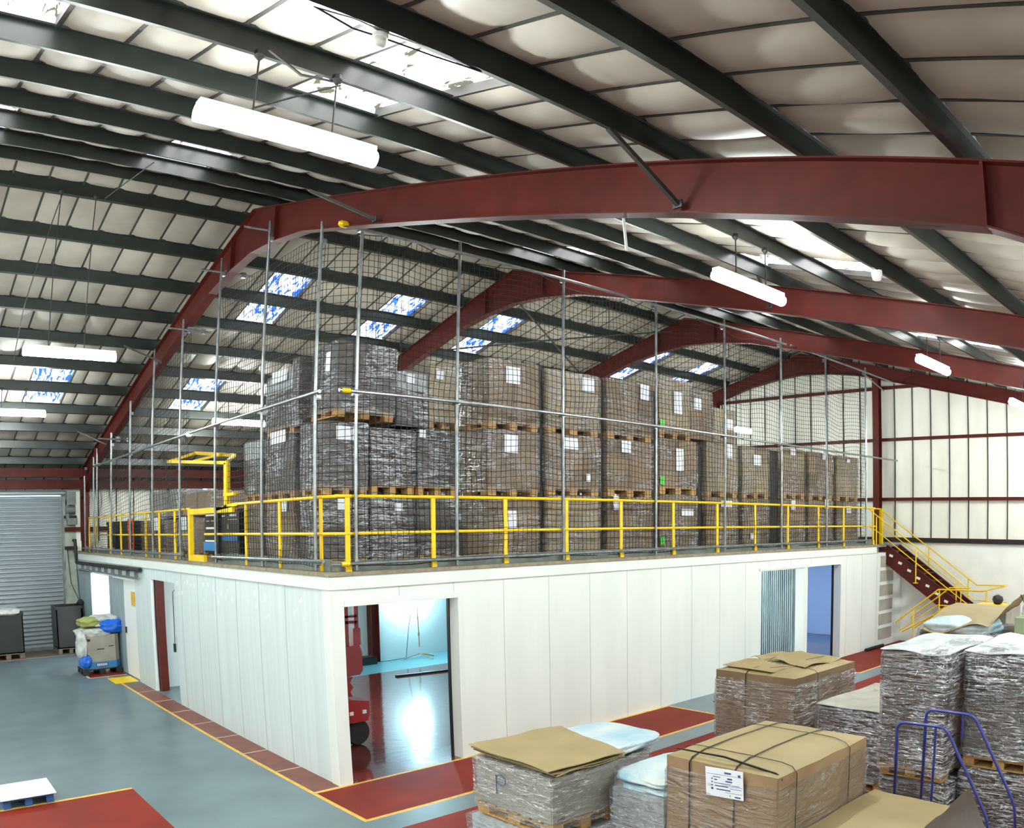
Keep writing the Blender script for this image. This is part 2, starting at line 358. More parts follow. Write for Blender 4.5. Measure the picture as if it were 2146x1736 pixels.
# portal frames
def portal(x, lab, cols=True, depth=.50):
    t = thing('portal_frame', (x, RY, 0), lab, 'steel frame', 'red steel portal frames')
    W2 = .09
    yl, yr = 27.0, -.25
    def raf(sgn, ye, sl):
        zt = lambda y: ZR - sl * abs(y - RY)
        mb = MB(); n = .016
        yh = ye - sgn * 1.9 if sgn > 0 else ye + 1.9
        low = []
        for y in [RY, RY + sgn * 1.15, RY + sgn * 1.9, RY + sgn * 1.9, yh, ye]:
            low.append(y)
        pts_top = [(RY, zt(RY)), (ye, zt(ye))]
        lower = [(ye, zt(ye) - depth * 1.75), (yh, zt(yh) - depth), (RY + sgn * 2.0, zt(RY + sgn * 2.0) - depth), (RY + sgn * .95, zt(RY + sgn * .95) - depth - .12), (RY, zt(RY) - depth - .30)]
        poly = pts_top + lower
        mb.prism(poly, x - .008, x + .008, 'x')
        def flange(pl):
            for (a, b) in zip(pl, pl[1:]):
                mb.prism([a, b, (b[0], b[1] - n), (a[0], a[1] - n)], x - W2, x + W2, 'x')
        flange(pts_top); flange([(p[0], p[1] + n) for p in lower])
        for yy in (RY + sgn * .95, yh):
            zz = zt(yy); mb.box(x - W2 * .95, x + W2 * .95, yy - .012, yy + .012, zz - depth - .10 if abs(yy - RY) < 2 else zz - depth, zz)
        mb.build('rafter', 'red_steel', t)
    raf(1, yl, SL); raf(-1, yr, SR)
    if cols:
        for ye, s in ((yl, 1), (yr, -1)):
            mb = MB(); zt = zl(ye) - .02
            mb.box(x - .008, x + .008, min(ye, ye - .42 * s), max(ye, ye - .42 * s), 0, zt)
            for yy in (ye, ye - .42 * s): mb.box(x - W2, x + W2, yy - .012, yy + .012, 0, zt)
            mb.build('column', 'red_steel', t)
    return t
portal(5.5, 'nearest red steel portal frame, standing before the mezzanine corner')
portal(11.4, 'second nearest red steel portal frame, rising above the mid mezzanine', depth=.46)
portal(17.35, 'third red steel portal frame, seen above the far pallet stacks', depth=.46)
portal(23.4, 'farthest red portal frame, standing against the gable wall', depth=.4)
# frame-to-purlin knee braces and ceiling cross bracing
def braces(x, lst, lab):
    for i, (a, b) in enumerate(lst):
        mb = MB(); mb.bar(a, b, .04, .04); mb.obox(b, .02, .1, .07)
        tag(mb.build('knee_brace', 'batten'), lab % ORD[i], 'brace', 'knee braces')
braces(5.5, [((4.75, 9.9, zl(9.27) + .02), (5.42, 9.3, 7.58)), ((4.6, 4.35, zl(4.31) + .02), (5.42, 4.3, 6.34)), ((4.7, 18.98, zl(18.98) + .02), (5.42, 18.5, 7.2)), ((4.7, 23.98, zl(23.98) + .02), (5.42, 23.6, 5.85))],
       'thin steel angle brace, %s along the nearest portal frame')
braces(11.4, [((10.6, 1.8, zl(1.76) + .02), (11.32, 2.2, 5.78)), ((10.6, 6.85, zl(6.82) + .02), (11.32, 7.1, 7.1))], 'thin dark brace dropping to the second portal frame, %s of two')
braces(17.35, [((16.6, 4.35, zl(4.31) + .02), (17.27, 4.6, 6.42))], 'thin dark brace dropping to the third portal frame, %s')
for k, (a, b) in enumerate([((11.5, 13.9, 8.72), (17.2, 17.2, 7.82)), ((11.5, 17.2, 7.82), (17.2, 13.9, 8.72))]):
    mb = MB(); mb.tube([a, b], .022, 6)
    tag(mb.build('cross_brace', 'batten'), 'dark steel rod crossing under the far roof slope, running %s' % ('down to the right', 'up to the right')[k], 'brace', 'roof cross braces')
# ---------------- outer walls
mb = MB()   # gable wall
g = 23.62
mb.box(g, g + .2, YA, YB, 0, 3.04, 0)
mb.prism([(YA, 3.04), (YB, 3.04), (YB, zl(YB, .2)), (RY, 9.25), (YA, zl(YA, .2))], g + .06, g + .2, 'x', 1)
struct('wall_gable', mb, ['masonry', 'cladding'], loc=(g, RY, 0))
mb = MB()
y = 6.83 - .59 * 13
while y < YB:
    mb.box(g + .035, g + .07, y - .014, y + .014, 3.1, zl(y, .15)); y += .59
struct('trim_2', mb, 'batten')
mb = MB()
for z, y0, y1, hh in ((3.07, YA, YB, .07), (4.3, YA, YB, .045), (6.12, YA, YB, .045), (7.72, 9.0, 18.2, .045)): mb.box(g - .06, g + .05, y0, y1, z - hh, z + hh)
struct('trim_3', mb, 'red_steel')
mb = MB(); mb.box(g - .07, g + .04, YA, YB, 3.0, 3.11); struct('trim_4', mb, 'dark_rubber')
for i, y in enumerate((10.85, 16.95)):
    mb = MB(); zt = zl(y) - .35
    mb.box(g - .32, g - .30, y - .1, y + .1, 0, zt); mb.box(g - .10, g - .08, y - .1, y + .1, 0, zt); mb.box(g - .3, g - .08, y - .008, y + .008, 0, zt)
    tag(mb.build('gable_column', 'red_steel'), ('red steel column beside the top of the yellow stair', 'red steel column behind the far end of the pallet stacks')[i], 'column', 'gable wall columns')
# far side wall (behind roller shutter)
mb = MB(); mb.box(XA, 2.0, YB, YB + .2, 0, 5.6, 0); mb.box(2.0, 4.9, YB, YB + .2, 4.75, 5.6, 0); mb.box(4.9, XB, YB, YB + .2, 0, 5.6, 0)
struct('wall_far', mb, 'cladding')
mb = MB(); x = 3.22 - .575 * 11
while x < XB:
    if x > 4.95: mb.box(x - .013, x + .013, YB - .03, YB, 3.25, 5.5)
    else: mb.box(x - .013, x + .013, YB - .03, YB, 4.82, 5.5)
    x += .575
struct('trim_5', mb, 'batten')
mb = MB(); mb.box(XA, 23.4, 26.85, 27.0, 5.16, 5.42); mb.box(XA, 23.4, 27.2, 27.5, 4.84, 5.10); mb.box(5.0, 23.4, 27.45, 27.58, 3.55, 3.68)
struct('trim_6', mb, 'red_steel')
mb = MB(); mb.box(4.95, 5.35, YB - .06, YB - .02, .0, 4.7, 0); mb.box(4.98, 5.36, 27.4, 27.56, 3.0, 3.10, 1); mb.box(4.98, 5.36, 27.4, 27.56, 3.95, 4.03, 1)
struct('trim_7', mb, ['old_wall', 'dark_rubber'])
mb = MB(); mb.box(XA, XB, YA - .2, YA, 0, 5.7); struct('wall_near', mb, 'masonry')
mb = MB(); mb.box(XA - .2, XA, YA, YB, 0, 3.0); mb.prism([(YA, 3), (YB, 3), (YB, 5.4), (RY, 9.3), (YA, 5.6)], XA - .2, XA, 'x'); struct('wall_back', mb, 'masonry')
# roller shutter door
t = bpy.data.objects.new('door_1', None); COL.objects.link(t); t.location = (3.5, YB, 0); t['kind'] = 'structure'
mb = MB(); mb.smooth = True
mb.grid(lambda u, v: (2.0 + 2.93 * u, YB + .06 - .04 * abs(sin(v * pi * 36)), .03 + 4.6 * v), 2, 36 * 8)
mb.build('shutter_curtain', 'shutter', t, fix=False)
mb = MB(); mb.box(4.90, 5.0, YB - .06, YB + .06, 0, 4.75); mb.box(1.9, 2.0, YB - .06, YB + .06, 0, 4.75); mb.build('guide_rail', 'galv_dull', t)
mb = MB(); mb.tube([(1.9, YB - .12, 4.72), (5.05, YB - .12, 4.72)], .07, 14); mb.build('roller_barrel', 'shutter', t)
mb = MB(); mb.box(2.0, 4.9, YB - .03, YB + .05, .0, .1); mb.build('bottom_rail', 'galv_dull', t)
mb = MB(); mb.box(5.02, 5.3, YB - .4, YB - .1, 4.35, 4.75); mb.tube([(5.0, YB - .25, 4.2), (5.3, YB - .25, 4.2)], .12, 12); mb.box(5.05, 5.35, YB - .35, YB - .05, 3.75, 3.95); mb.box(5.02, 5.1, YB - .3, YB - .1, 3.9, 4.5)
mb.build('motor', 'galv_dull', t)

# ------------------------------------------------------------ mezzanine enclosure
MX, MY, MXE = 5.29, 10.12, 21.7
TH = .22
mb = MB()
def wallx(x0, x1, z0, z1, mi=0): mb.box(x0, x1, MY, MY + TH, z0, z1, mi)
ops = [(5.48, 7.40, 2.49), (15.70, 17.60, 2.47), (17.82, 19.55, 2.49)]
x = MX
for (a, b, zt) in ops: wallx(x, a, 0, 2.72); wallx(a, b, zt, 2.72); x = b
wallx(x, 23.6, 0, 2.72)
struct('wall_right', mb, 'white_panel')
mb = MB()
for x in [6.38 + .966 * k for k in range(17)]:
    z0 = 0
    for (a, b, zt) in ops:
        if a - .02 < x < b + .02: z0 = zt
    mb.box(x - .0025, x + .0025, MY - .0025, MY + .01, z0, 2.72)
mb.box(MX, 23.6, MY - .003, MY + .01, 2.715, 2.725)
for y in [11.6 + 1.0 * k for k in range(6)]: mb.box(MX - .003, MX + .01, y - .004, y + .004, 0, 2.72)
mb.box(MX - .003, MX + .01, MY, 19.4, 2.715, 2.725)
struct('trim_8', mb, 'seam')
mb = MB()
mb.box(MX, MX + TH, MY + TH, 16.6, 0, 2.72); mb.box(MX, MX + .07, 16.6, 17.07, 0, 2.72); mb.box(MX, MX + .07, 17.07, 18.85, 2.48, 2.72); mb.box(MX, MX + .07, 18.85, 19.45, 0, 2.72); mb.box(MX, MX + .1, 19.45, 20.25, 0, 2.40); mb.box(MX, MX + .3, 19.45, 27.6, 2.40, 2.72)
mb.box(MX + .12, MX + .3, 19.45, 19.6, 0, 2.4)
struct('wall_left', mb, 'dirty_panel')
mb = MB(); mb.box(MX - .03, 21.75, MY - .03, MY + TH, 2.72, 2.895, 0); mb.box(MX - .03, MX + TH, MY + TH, 27.4, 2.72, 2.895, 0)
struct('trim_9', mb, 'white_panel')
mb = MB(); mb.box(MX - .05, 21.85, MY - .05, YB - .02, 2.90, 2.95, 0); struct('trim_10', mb, 'deck_edge')
mb = MB(); mb.box(MX + TH, 23.6, MY + TH, 27.5, 2.76, 2.89); struct('trim_11', mb, 'room_wall')
mb = MB()   # white corner and jamb facings
mb.box(MX - .014, MX + .19, MY - .014, MY + TH + .01, 0, 2.715)
mb.box(7.40, 7.50, MY - .03, MY - .001, 0, 2.56); mb.box(5.482, 7.398, MY - .03, MY - .001, 2.485, 2.56)
for (a, b) in ((17.6, 17.70), (19.55, 19.66)): mb.box(a, b, MY - .02, MY - .001, 0, 2.475)
mb.box(15.62, 19.66, MY - .02, MY - .001, 2.49, 2.55)
struct('trim_12', mb, 'white_panel')
mb = MB(); mb.box(7.38, 7.40, MY + TH - .03, MY + TH + .03, 0, 2.49); mb.box(19.53, 19.55, MY + TH - .03, MY + TH + .03, 0, 2.49); struct('trim_13', mb, 'dark_rubber')
# rooms behind the openings
mb = MB(); mb.box(7.0, 15.2, 19.12, 19.22, 0, 2.76); mb.box(10.1, 10.2, 19.2, 20.0, 0, 2.76)
struct('wall_room', mb, 'room_wall')
mb = MB(); mb.box(15.2, 15.3, MY + TH, 19.2, 0, 2.76); struct('wall_partition', mb, 'room_wall')
mb = MB(); mb.box(23.45, 23.55, MY + TH, 19.2, 0, 2.76); mb.box(15.3, 23.5, 15.5, 15.6, 0, 2.76); struct('wall_store', mb, 'room_wall')
mb = MB()   # ribbed grey sheeting just inside the second opening
for k in range(26):
    y = MY + TH + .10 + .06 * k
    mb.box(17.62, 17.66, y, y + .03, 0, 2.76)
mb.box(17.66, 17.80, MY + TH, 13.4, 0, 2.76)
struct('wall_ribbed', mb, 'sheet_grey')
mb = MB(); mb.box(11.02, 11.05, 18.9, 19.1, 0, 2.76); mb.box(11.25, 11.28, 18.9, 19.1, 0, 2.76); mb.box(11.05, 11.25, 18.99, 19.01, 0, 2.76)
tag(mb.build('room_column', 'red_steel'), 'red steel column at the back of the room behind the big opening', 'column')
mb = MB(); mb.box(10.6, 11.0, 18.6, 18.95, .002, .16); mb.box(10.63, 10.97, 18.63, 18.92, .16, .2)
tag(mb.build('toolbox', 'black_plastic'), 'low black box on the floor beside the red room column', 'box')
mb = MB(); mb.bar((10.4, 16.75, .02), (13.5, 16.2, .02), .12, .035)
tag(mb.build('floor_strip', 'dark_rubber'), 'dark strip lying on the glossy red floor inside the room', 'strip')
# left side door and its surroundings
mb = MB(); mb.box(5.375, 5.56, 18.72, 18.94, .01, 2.70)
tag(mb.build('door_column', 'red_steel'), 'red steel column just inside the narrow left doorway', 'column')
t = bpy.data.objects.new('door_2', None); COL.objects.link(t); t.location = (5.55, 18.4, 0); t['kind'] = 'structure'
mb = MB(); mb.box(5.57, 6.9, 19.05, 19.10, .02, 2.60); mb.build('door_leaf', 'room_wall', t)
mb = MB(); mb.box(5.9, 5.94, 18.99, 19.05, .95, 1.15); mb.build('door_handle', 'dark_rubber', t)
mb = MB(); mb.tube([(MX + .1, 17.08, 2.45), (MX - .03, 17.10, 2.3), (MX - .03, 17.12, 1.25)], .008, 6); mb.box(MX - .06, MX - .02, 17.08, 17.15, 1.08, 1.25)
tag(mb.build('pull_switch', 'dark_rubber'), 'black pull switch hanging beside the narrow left doorway', 'switch')
# sliding doors past the left doorway
t = bpy.data.objects.new('door_3', None); COL.objects.link(t); t.location = (5.3, 21, 0); t['kind'] = 'structure'
mb = MB(); mb.box(5.32, 5.38, 21.5, 22.8, .02, 2.34); mb.box(5.30, 5.36, 22.8, 23.0, 0, 2.38); mb.box(5.30, 5.36, 25.3, 27.3, 0, 2.38); mb.build('sliding_panel', 'sheet_grey', t)
mb = MB(); mb.box(5.33, 5.37, 20.3, 21.5, .02, 2.34); mb.build('door_leaf', 'white_plastic', t)
mb = MB(); mb.box(5.31, 5.325, 20.34, 20.74, 1.78, 2.1); mb.build('door_sign', 'line_yellow', t)
mb = MB(); mb.box(5.30, 5.33, 21.36, 21.42, 1.05, 1.2); mb.build('door_handle', 'dark_rubber', t)
mb = MB(); mb.tube([(5.22, 19.6, 2.46), (5.22, 26.6, 2.44)], .025, 8)
for k in range(9): mb.box(5.2, 5.29, 19.9 + k * .78, 19.94 + k * .78, 2.44, 2.6)
mb.build('sliding_rail', 'galv', t)
mb = MB(); mb.box(5.34, 5.36, 23.0, 25.3, .1, 2.36); wl = struct('window_30', mb, 'daylight_sheet'); 
M['daylight_soft'] = emis('daylight_soft', (.93, .97, 1, 1), 1.3); wl.data.materials[0] = M['daylight_soft']
mb = MB(); mb.box(4.7, 5.28, 20.3, 21.2, .003, .006); tag(mb.build('floor_mat', 'yellow'), 'small yellow mat on the floor at the white left door', 'mat')
mb = MB(); mb.tube([(5.20, 27.2, 3.28), (5.2, 26.95, 3.3), (5.21, 26.9, 2.78), (5.21, 26.85, 2.62), (5.22, 19.45, 2.66)], .05, 8)
tag(mb.build('drain_pipe', 'dark_rubber'), 'black pipe running under the left mezzanine edge and up the wall', 'pipe')
mb = MB(); mb.tube([(5.05, 27.45, 3.0), (5.1, 27.3, 2.0), (5.2, 26.5, 1.45)], .012, 6); mb.tube([(5.22, 27.0, 2.9), (5.22, 26.6, 1.5)], .012, 6); mb.lathe([(.02, -.1), (.1, -.06), (.12, 0), (.05, .1)], (5.2, 26.5, 1.45), 10)
tag(mb.build('hanging_cable', 'wire'), 'loose black cables hanging down the wall above the black bin', 'cable')
# ------------------------------------------------------------ fluorescent battens
def batten_light(x, y, z, rods, lab, zt, em='tube_light'):
    t = thing('fluorescent_light', (x + .73, y, z), lab, 'ceiling light', 'fluorescent battens')
    mb = MB(); mb.box(x, x + 1.46, y - .05, y + .05, z, z + .05); mb.build('housing', 'white_plastic', t)
    mb = MB(); mb.tube([(x - .01, y, z - .05), (x + 1.47, y, z - .05)], .068, 12); mb.build('diffuser', em, t)
    for r in rods:
        mb = MB(); mb.tube([(x + r, y, z + .05), (x + r, y, zt)], .008, 6); mb.lathe([(.012, -.05), (.045, -.01), (.04, .03)], (x + r, y, zt), 8); mb.build('hanger', 'wire', t)
n = 0
for k, x in enumerate((-3.35, 1.74, 7.72, 13.83, 19.7)):  # first lamp of each row is unseen, added as fill
    batten_light(x, 5.57, 6.53, (.42, 1.08), 'bright fluorescent tube light in the near row, %s' % ('added as fill behind the viewpoint', 'the largest, hanging above the left', 'hanging before the second red frame', 'hanging before the third red frame', 'at the far right end')[k], zl(5.57))
for k, x in enumerate((-3.35, 1.84, 7.85, 13.8, 19.5)):
    batten_light(x, 13.9, 6.36, (.38, .95), 'fluorescent tube light in the ridge row, %s' % ('added as fill behind the viewpoint', 'hung on long wires at far left', 'above the pallet stacks', 'above the far pallet stacks', 'a small bright spot near the gable')[k], zl(13.98))
for k, x in enumerate((-3.35, 1.95, 7.75, 13.8, 19.6)):
    batten_light(x, 21.45, 6.37, (.42, 1.0), 'fluorescent tube light in the far row, %s' % ('added as fill behind the viewpoint', 'cut by the left picture edge', 'seen left of the pallet stacks', 'hidden above the far stacks', 'near the gable corner')[k], zl(21.48))
for k, (x, y) in enumerate(((-2.2, 9.27), (-2.4, 1.76), (7.7, .9), (13.8, .9), (19.0, .9), (21.0, 3.1))):  # unseen battens, added to fill in light from outside the view
    batten_light(x, y, 5.45 if y < 2 else 6.0 if x > 20 else 6.5, (.4, 1.05), 'added fill tube light outside the picture, %s' % ('left behind', 'overhead', 'along the near wall', 'far along the near wall', 'by the near wall at the gable', 'at the right end before the gable')[k], zl(y) + DEP)
# wires and small ceiling things
def wire(pts, lab, r=.008):
    mb = MB(); mb.tube(pts, r, 6); return tag(mb.build('cable', 'wire'), lab, 'cable')
wire([(2.25, 13.9, zl(13.98)), (1.9, 14.6, 7.2), (1.85, 15.2, 6.4)], 'slanting dark wire beside the far left light hanger')
wire([(2.87, 5.6, 7.05), (2.15, 5.57, 6.62)], 'dark wire slanting down to the largest tube light')
wire([(2.2, 5.5, zl(5.57) + .02), (2.5, 5.55, 7.0), (2.87, 5.6, 7.07)], 'black cable sagging along the purlin above the largest tube light', .012)
wire([(2.0, 4.37, 6.78), (2.3, 4.40, 6.745), (2.55, 4.4, 6.76), (2.9, 4.36, 6.745), (3.3, 4.35, 6.77)], 'black cable looping past the white ceiling detector', .007)
wire([(2.9, 10.9, 8.38), (2.6, 12.3, 8.3)], 'thin dark rod under the left skylight')
t = thing('ceiling_detector', (2.5, 4.40, 6.68), 'small white round detector fixed under a purlin beside the big skylight', 'detector')
mb = MB(); mb.smooth = True; mb.lathe([(.035, .0), (.048, .02), (.046, .06)], (2.5, 4.40, 6.68), 16); mb.build('cover', 'white_plastic', t)
mb = MB(); mb.lathe([(.058, .06), (.058, .09)], (2.5, 4.40, 6.68), 16); mb.build('base', 'white_plastic', t)
mb = MB(); mb.bar((5.62, 5.12, 6.55), (5.62, 5.07, 6.14), .03, .012, (0, 1, 0)); tag(mb.build('hanging_strap', 'white_plastic'), 'short white strap hanging under the nearest frame', 'strap')
t = thing('ceiling_detector', (9.5, 4.4, 6.75), 'small white detector on a purlin beside the middle skylight', 'detector')
mb = MB(); mb.lathe([(.05, -.12), (.07, -.05), (.07, .0)], (9.5, 4.35, 6.77), 12); mb.build('cover', 'white_plastic', t)

# ------------------------------------------------------------ scaffold, nets, guard rail
SY, SXP = 10.2, 5.33
TX = [5.75, 7.48, 9.70, 12.13, 14.40, 16.70, 18.93, 21.26]
def clamp(mb, p, s=.07): mb.obox(p, s, s * 1.3, s)
for i, x in enumerate(TX):
    mb = MB(); mb.tube([(x, SY, 2.96), (x + random.uniform(-.01, .03), SY, 7.95)], .0245, 10)
    for z in (3.08, 5.41, 7.77): clamp(mb, (x, SY + .03, z))
    tag(mb.build('scaffold_tube', 'galv'), 'upright scaffold tube on the long side, %s from the mezzanine corner' % ORD[i], 'scaffold tube', 'long side uprights')
TY = [(10.62, 7.92), (12.5, 8.5), (14.63, 8.45), (16.7, 7.75), (18.68, 7.5), (20.65, 6.62), (22.6, 6.05), (24.3, 5.8), (24.75, 5.6), (26.0, 5.15)]
for i, (y, z) in enumerate(TY):
    mb = MB(); mb.tube([(SXP, y, 2.96), (SXP, y, z)], .0245, 10)
    for zz in (3.08, 5.36): clamp(mb, (SXP + .03, y, zz))
    if z > 5.9: clamp(mb, (SXP + .03, y, z - .3))
    tag(mb.build('scaffold_tube', 'galv'), 'upright scaffold tube on the short left side, %s from the mezzanine corner' % ORD[i], 'scaffold tube', 'short side uprights')
def ledger(a, b, lab, r=.0245):
    mb = MB(); mb.tube([a, b], r, 10); return tag(mb.build('ledger_tube', 'galv'), lab, 'scaffold tube', 'ledger tubes')
ledger((5.0 + .6, SY - .05, 7.74), (16.9, SY - .05, 7.82), 'top horizontal scaffold tube along the long side, nearer length')
ledger((17.1, SY - .05, 7.84), (23.2, SY - .05, 7.78), 'top horizontal scaffold tube along the long side, far length reaching the gable')
ledger((5.45, SY - .05, 5.42), (15.0, SY - .05, 5.42), 'middle horizontal scaffold tube along the long side, nearer length')
ledger((15.0, SY - .06, 5.40), (23.3, SY - .06, 5.44), 'middle horizontal scaffold tube along the long side, far length past the red column')
ledger((5.33, SY - .05, 3.06), (21.5, SY - .05, 3.09), 'bottom horizontal scaffold tube along the long side above the toe board')
ledger((SXP - .05, 10.4, 5.42), (SXP - .05, 24.5, 5.32), 'middle horizontal scaffold tube along the short left side', .026)
ledger((SXP - .05, 10.3, 3.10), (SXP - .05, 14.7, 3.06), 'bottom horizontal scaffold tube on the short side near the corner')
ledger((SXP - .05, 16.5, 3.06), (SXP - .05, 26.2, 3.06), 'bottom horizontal scaffold tube on the short side beyond the yellow gate')
for k, (y0, z0, x1) in enumerate(((12.75, 8.42, 5.9), (14.7, 8.2, 5.95), (16.75, 7.55, 5.9), (22.6, 5.9, 5.9))):
    mb = MB(); mb.tube([(SXP - .35, y0, z0), (x1, y0 - .15, z0 - .03)], .022, 8); mb.obox((5.5, y0, z0), .12, .1, .12); mb.obox((5.75, y0 - .1, z0 - .02), .08, .08, .1)
    tag(mb.build('tie_tube', 'galv'), 'short scaffold tie clamping the %s short-side upright to the red rafter' % ('second', 'third', 'fourth', 'seventh')[k], 'scaffold tube', 'tie tubes')
mb = MB(); mb.tube([(21.26, SY, 7.74), (23.4, 10.6, 7.6)], .02, 8); tag(mb.build('tie_tube', 'galv'), 'scaffold tie from the last long-side upright to the gable', 'scaffold tube', 'tie tubes')
mb = MB(); mb.lathe([(.03, 0), (.034, .03), (.034, .12), (.028, .13)], (5.5, SY - .05, 5.42), 10, 'x'); tag(mb.build('tube_cap', 'yellow'), 'yellow plastic cap on the middle scaffold tube at the corner', 'cap', 'yellow tube caps')
mb = MB(); mb.lathe([(.03, 0), (.034, .03), (.034, .12), (.028, .13)], (5.48, SY - .05, 3.06), 10, 'x'); tag(mb.build('tube_cap', 'yellow'), 'yellow plastic cap on the bottom scaffold tube at the corner', 'cap', 'yellow tube caps')
mb = MB(); mb.lathe([(.03, 0), (.05, .03), (.05, .12), (.028, .15)], (5.35, SY - .05, 7.76), 10, 'x'); tag(mb.build('tube_cap', 'yellow'), 'yellow plastic cap on the top scaffold tube at the corner', 'cap', 'yellow tube caps')
mb = MB(); mb.lathe([(.05, 0), (.06, .03), (.06, .1), (.05, .12)], (SXP - .05, 15.9, 5.36), 10, 'y'); tag(mb.build('tube_cap', 'white_plastic'), 'white cap on the end of the short-side middle tube', 'cap')
# netting: knotted square mesh of thin cord
def net(name, lab, P, nu, nv, r, lim):
    mb = MB()
    def pt(i, j):
        j = min(j, lim(i)); q = P(i / nu, j / nv)
        return Vector(q)
    def seg(a, b, w):
        d = b - a
        if d.length < .01: return
        n1 = d.cross(Vector((0, 0, 1)) if abs(d.z) < d.length * .8 else Vector((1, 1, 0))).normalized() * r * w; n2 = d.cross(n1).normalized() * r * w
        mb.add([a + n1, a - n1 * .5 + n2 * .87, a - n1 * .5 - n2 * .87, b + n1, b - n1 * .5 + n2 * .87, b - n1 * .5 - n2 * .87], [(0, 1, 4, 3), (1, 2, 5, 4), (2, 0, 3, 5)])
    G = {}
    for i in range(nu + 1):
        for j in range(nv + 1): G[i, j] = pt(i, j)
    for i in range(nu + 1):
        for j in range(nv + 1):
            if j > lim(i): continue
            if i < nu and j <= lim(i + 1): seg(G[i, j], G[i + 1, j], 1)
            if j < nv and j + 1 <= lim(i) + .99: seg(G[i, j], G[i, j + 1], 1)
    o = mb.build(name, 'cord', fix=False); return tag(o, lab, 'net')
def wob(x, z, s=1): return noise.noise(Vector((x * 1.3, z * 1.3, 4.2))) * .05 * s
NL = 156
def Plong(u, v):
    x = 5.72 + (21.3 - 5.72) * u; top = 7.72 + .06 * sin(u * 40) ; z = 3.02 + (top - 3.02) * v
    return (x + wob(x, z) * .5, SY + .06 + wob(z, x, 1.3), z + wob(x + 9, z) * (.6 + .6 * v))
net('safety_net', 'black square mesh safety net along the long side of the mezzanine', Plong, NL, 47, .0046, lambda i: 47)
def Pc(u, v):
    x = 5.35 + .37 * u; z = 3.02 + 4.68 * v; return (x, 10.62 - .42 * u + .04, z + wob(x, z))
net('safety_net', 'narrow black net closing the mezzanine corner between the first uprights', Pc, 5, 47, .0046, lambda i: 47)
def Pshort(u, v):
    y = 10.65 + 3.95 * u; top = 7.74 + .1 * u; z = 3.02 + (top - 3.02) * v
    return (SXP + .06 + wob(y, z), y + wob(z, y) * .6, z + wob(y + 5, z) * .8)
net('safety_net', 'black net on the short side between the corner and the yellow gate', Pshort, 40, 47, .0046, lambda i: 47)
def Pfar(u, v):
    y = 16.4 + 9.5 * u; top = 7.5 - 2.4 * u; z = 3.02 + (top - 3.02) * v
    return (SXP + .06 + wob(y, z, 2) + .05 * v, y + .25 * v * sin(3 * u + 1), z + wob(y + 5, z) - .06 * sin(v * 9))
net('safety_net', 'black net on the short side beyond the yellow gate, sloping with the roof', Pfar, 64, 40, .0046, lambda i: 40)
# edge ropes
mb = MB(); mb.tube([Plong(i / 300, 0) for i in range(301)], .007, 5); mb.tube([Plong(i / 300, 1) for i in range(301)], .007, 5)
tag(mb.build('edge_rope', 'cord', fix=False), 'dark rope edging the long safety net', 'rope')
# guard rails
RXP = [5.64, 7.08, 8.47, 9.82, 11.2, 12.72, 14.19, 15.64, 17.07, 18.57, 19.97, 21.83]
t = thing('guard_rail', (13.5, 10.25, 2.95), 'long yellow guard rail along the front edge of the mezzanine', 'railing')
for i, x in enumerate(RXP):
    w = .035
    mb = MB(); mb.box(x - w, x + w, 10.25 - .012, 10.25 + .012, 2.9, 3.99); mb.box(x - w - .01, x + w + .01, 10.22, 10.24, 2.93, 3.08); mb.build('post', 'yellow', t)
mb = MB(); mb.tube([(5.45, 10.25, 3.985), (21.95, 10.25, 3.995)], .024, 8); mb.build('top_rail', 'yellow', t)
mb = MB(); mb.tube([(5.45, 10.25, 3.47), (21.95, 10.25, 3.48)], .022, 8); mb.build('mid_rail', 'yellow', t)
mb = MB()
for a, b in zip([5.45] + RXP, RXP): 
    if b - a > .3: mb.box(a + .04, b - .04, 10.27, 10.285, 2.95, 3.10); mb.box(a + .04, b - .04, 10.25, 10.285, 3.09, 3.10)
mb.build('toe_board', 'galv_dull', t)
t = thing('guard_rail', (5.4, 12.2, 2.95), 'short yellow guard rail between the mezzanine corner and the pallet gate', 'railing')
for y in (10.58, 11.97, 13.34):
    mb = MB(); mb.box(5.4 - .012, 5.4 + .012, y - .035, y + .035, 2.9, 3.98); mb.build('post', 'yellow', t)
mb = MB(); mb.tube([(5.4, 13.95, 3.97), (5.4, 10.5, 3.98), (5.62, 10.25, 3.985)], .024, 8); mb.build('top_rail', 'yellow', t)
mb = MB(); mb.tube([(5.4, 15.4, 3.46), (5.4, 10.5, 3.47), (5.62, 10.25, 3.47)], .022, 8); mb.build('mid_rail', 'yellow', t)
mb = MB(); mb.box(5.415, 5.43, 10.35, 14.6, 2.95, 3.12); mb.box(5.43, 5.62, 10.33, 10.345, 2.95, 3.1); mb.build('toe_board', 'galv_dull', t)
t = thing('guard_rail', (5.4, 21.2, 2.95), 'yellow guard rail on the far part of the short side', 'railing')
for y in (17.27, 18.42, 19.51, 21.87, 23.08, 24.9, 25.76):
    mb = MB(); mb.box(5.4 - .012, 5.4 + .012, y - .045, y + .045, 2.9, 3.95); mb.build('post', 'yellow', t)
mb = MB(); mb.tube([(5.4, 16.3, 3.95), (5.4, 25.8, 3.93)], .022, 8); mb.build('top_rail', 'yellow', t)
mb = MB(); mb.tube([(5.4, 16.3, 3.45), (5.4, 25.8, 3.44)], .02, 8); mb.build('mid_rail', 'yellow', t)
mb = MB(); mb.box(5.415, 5.43, 16.7, 26.3, 2.95, 3.09); mb.build('toe_board', 'galv_dull', t)
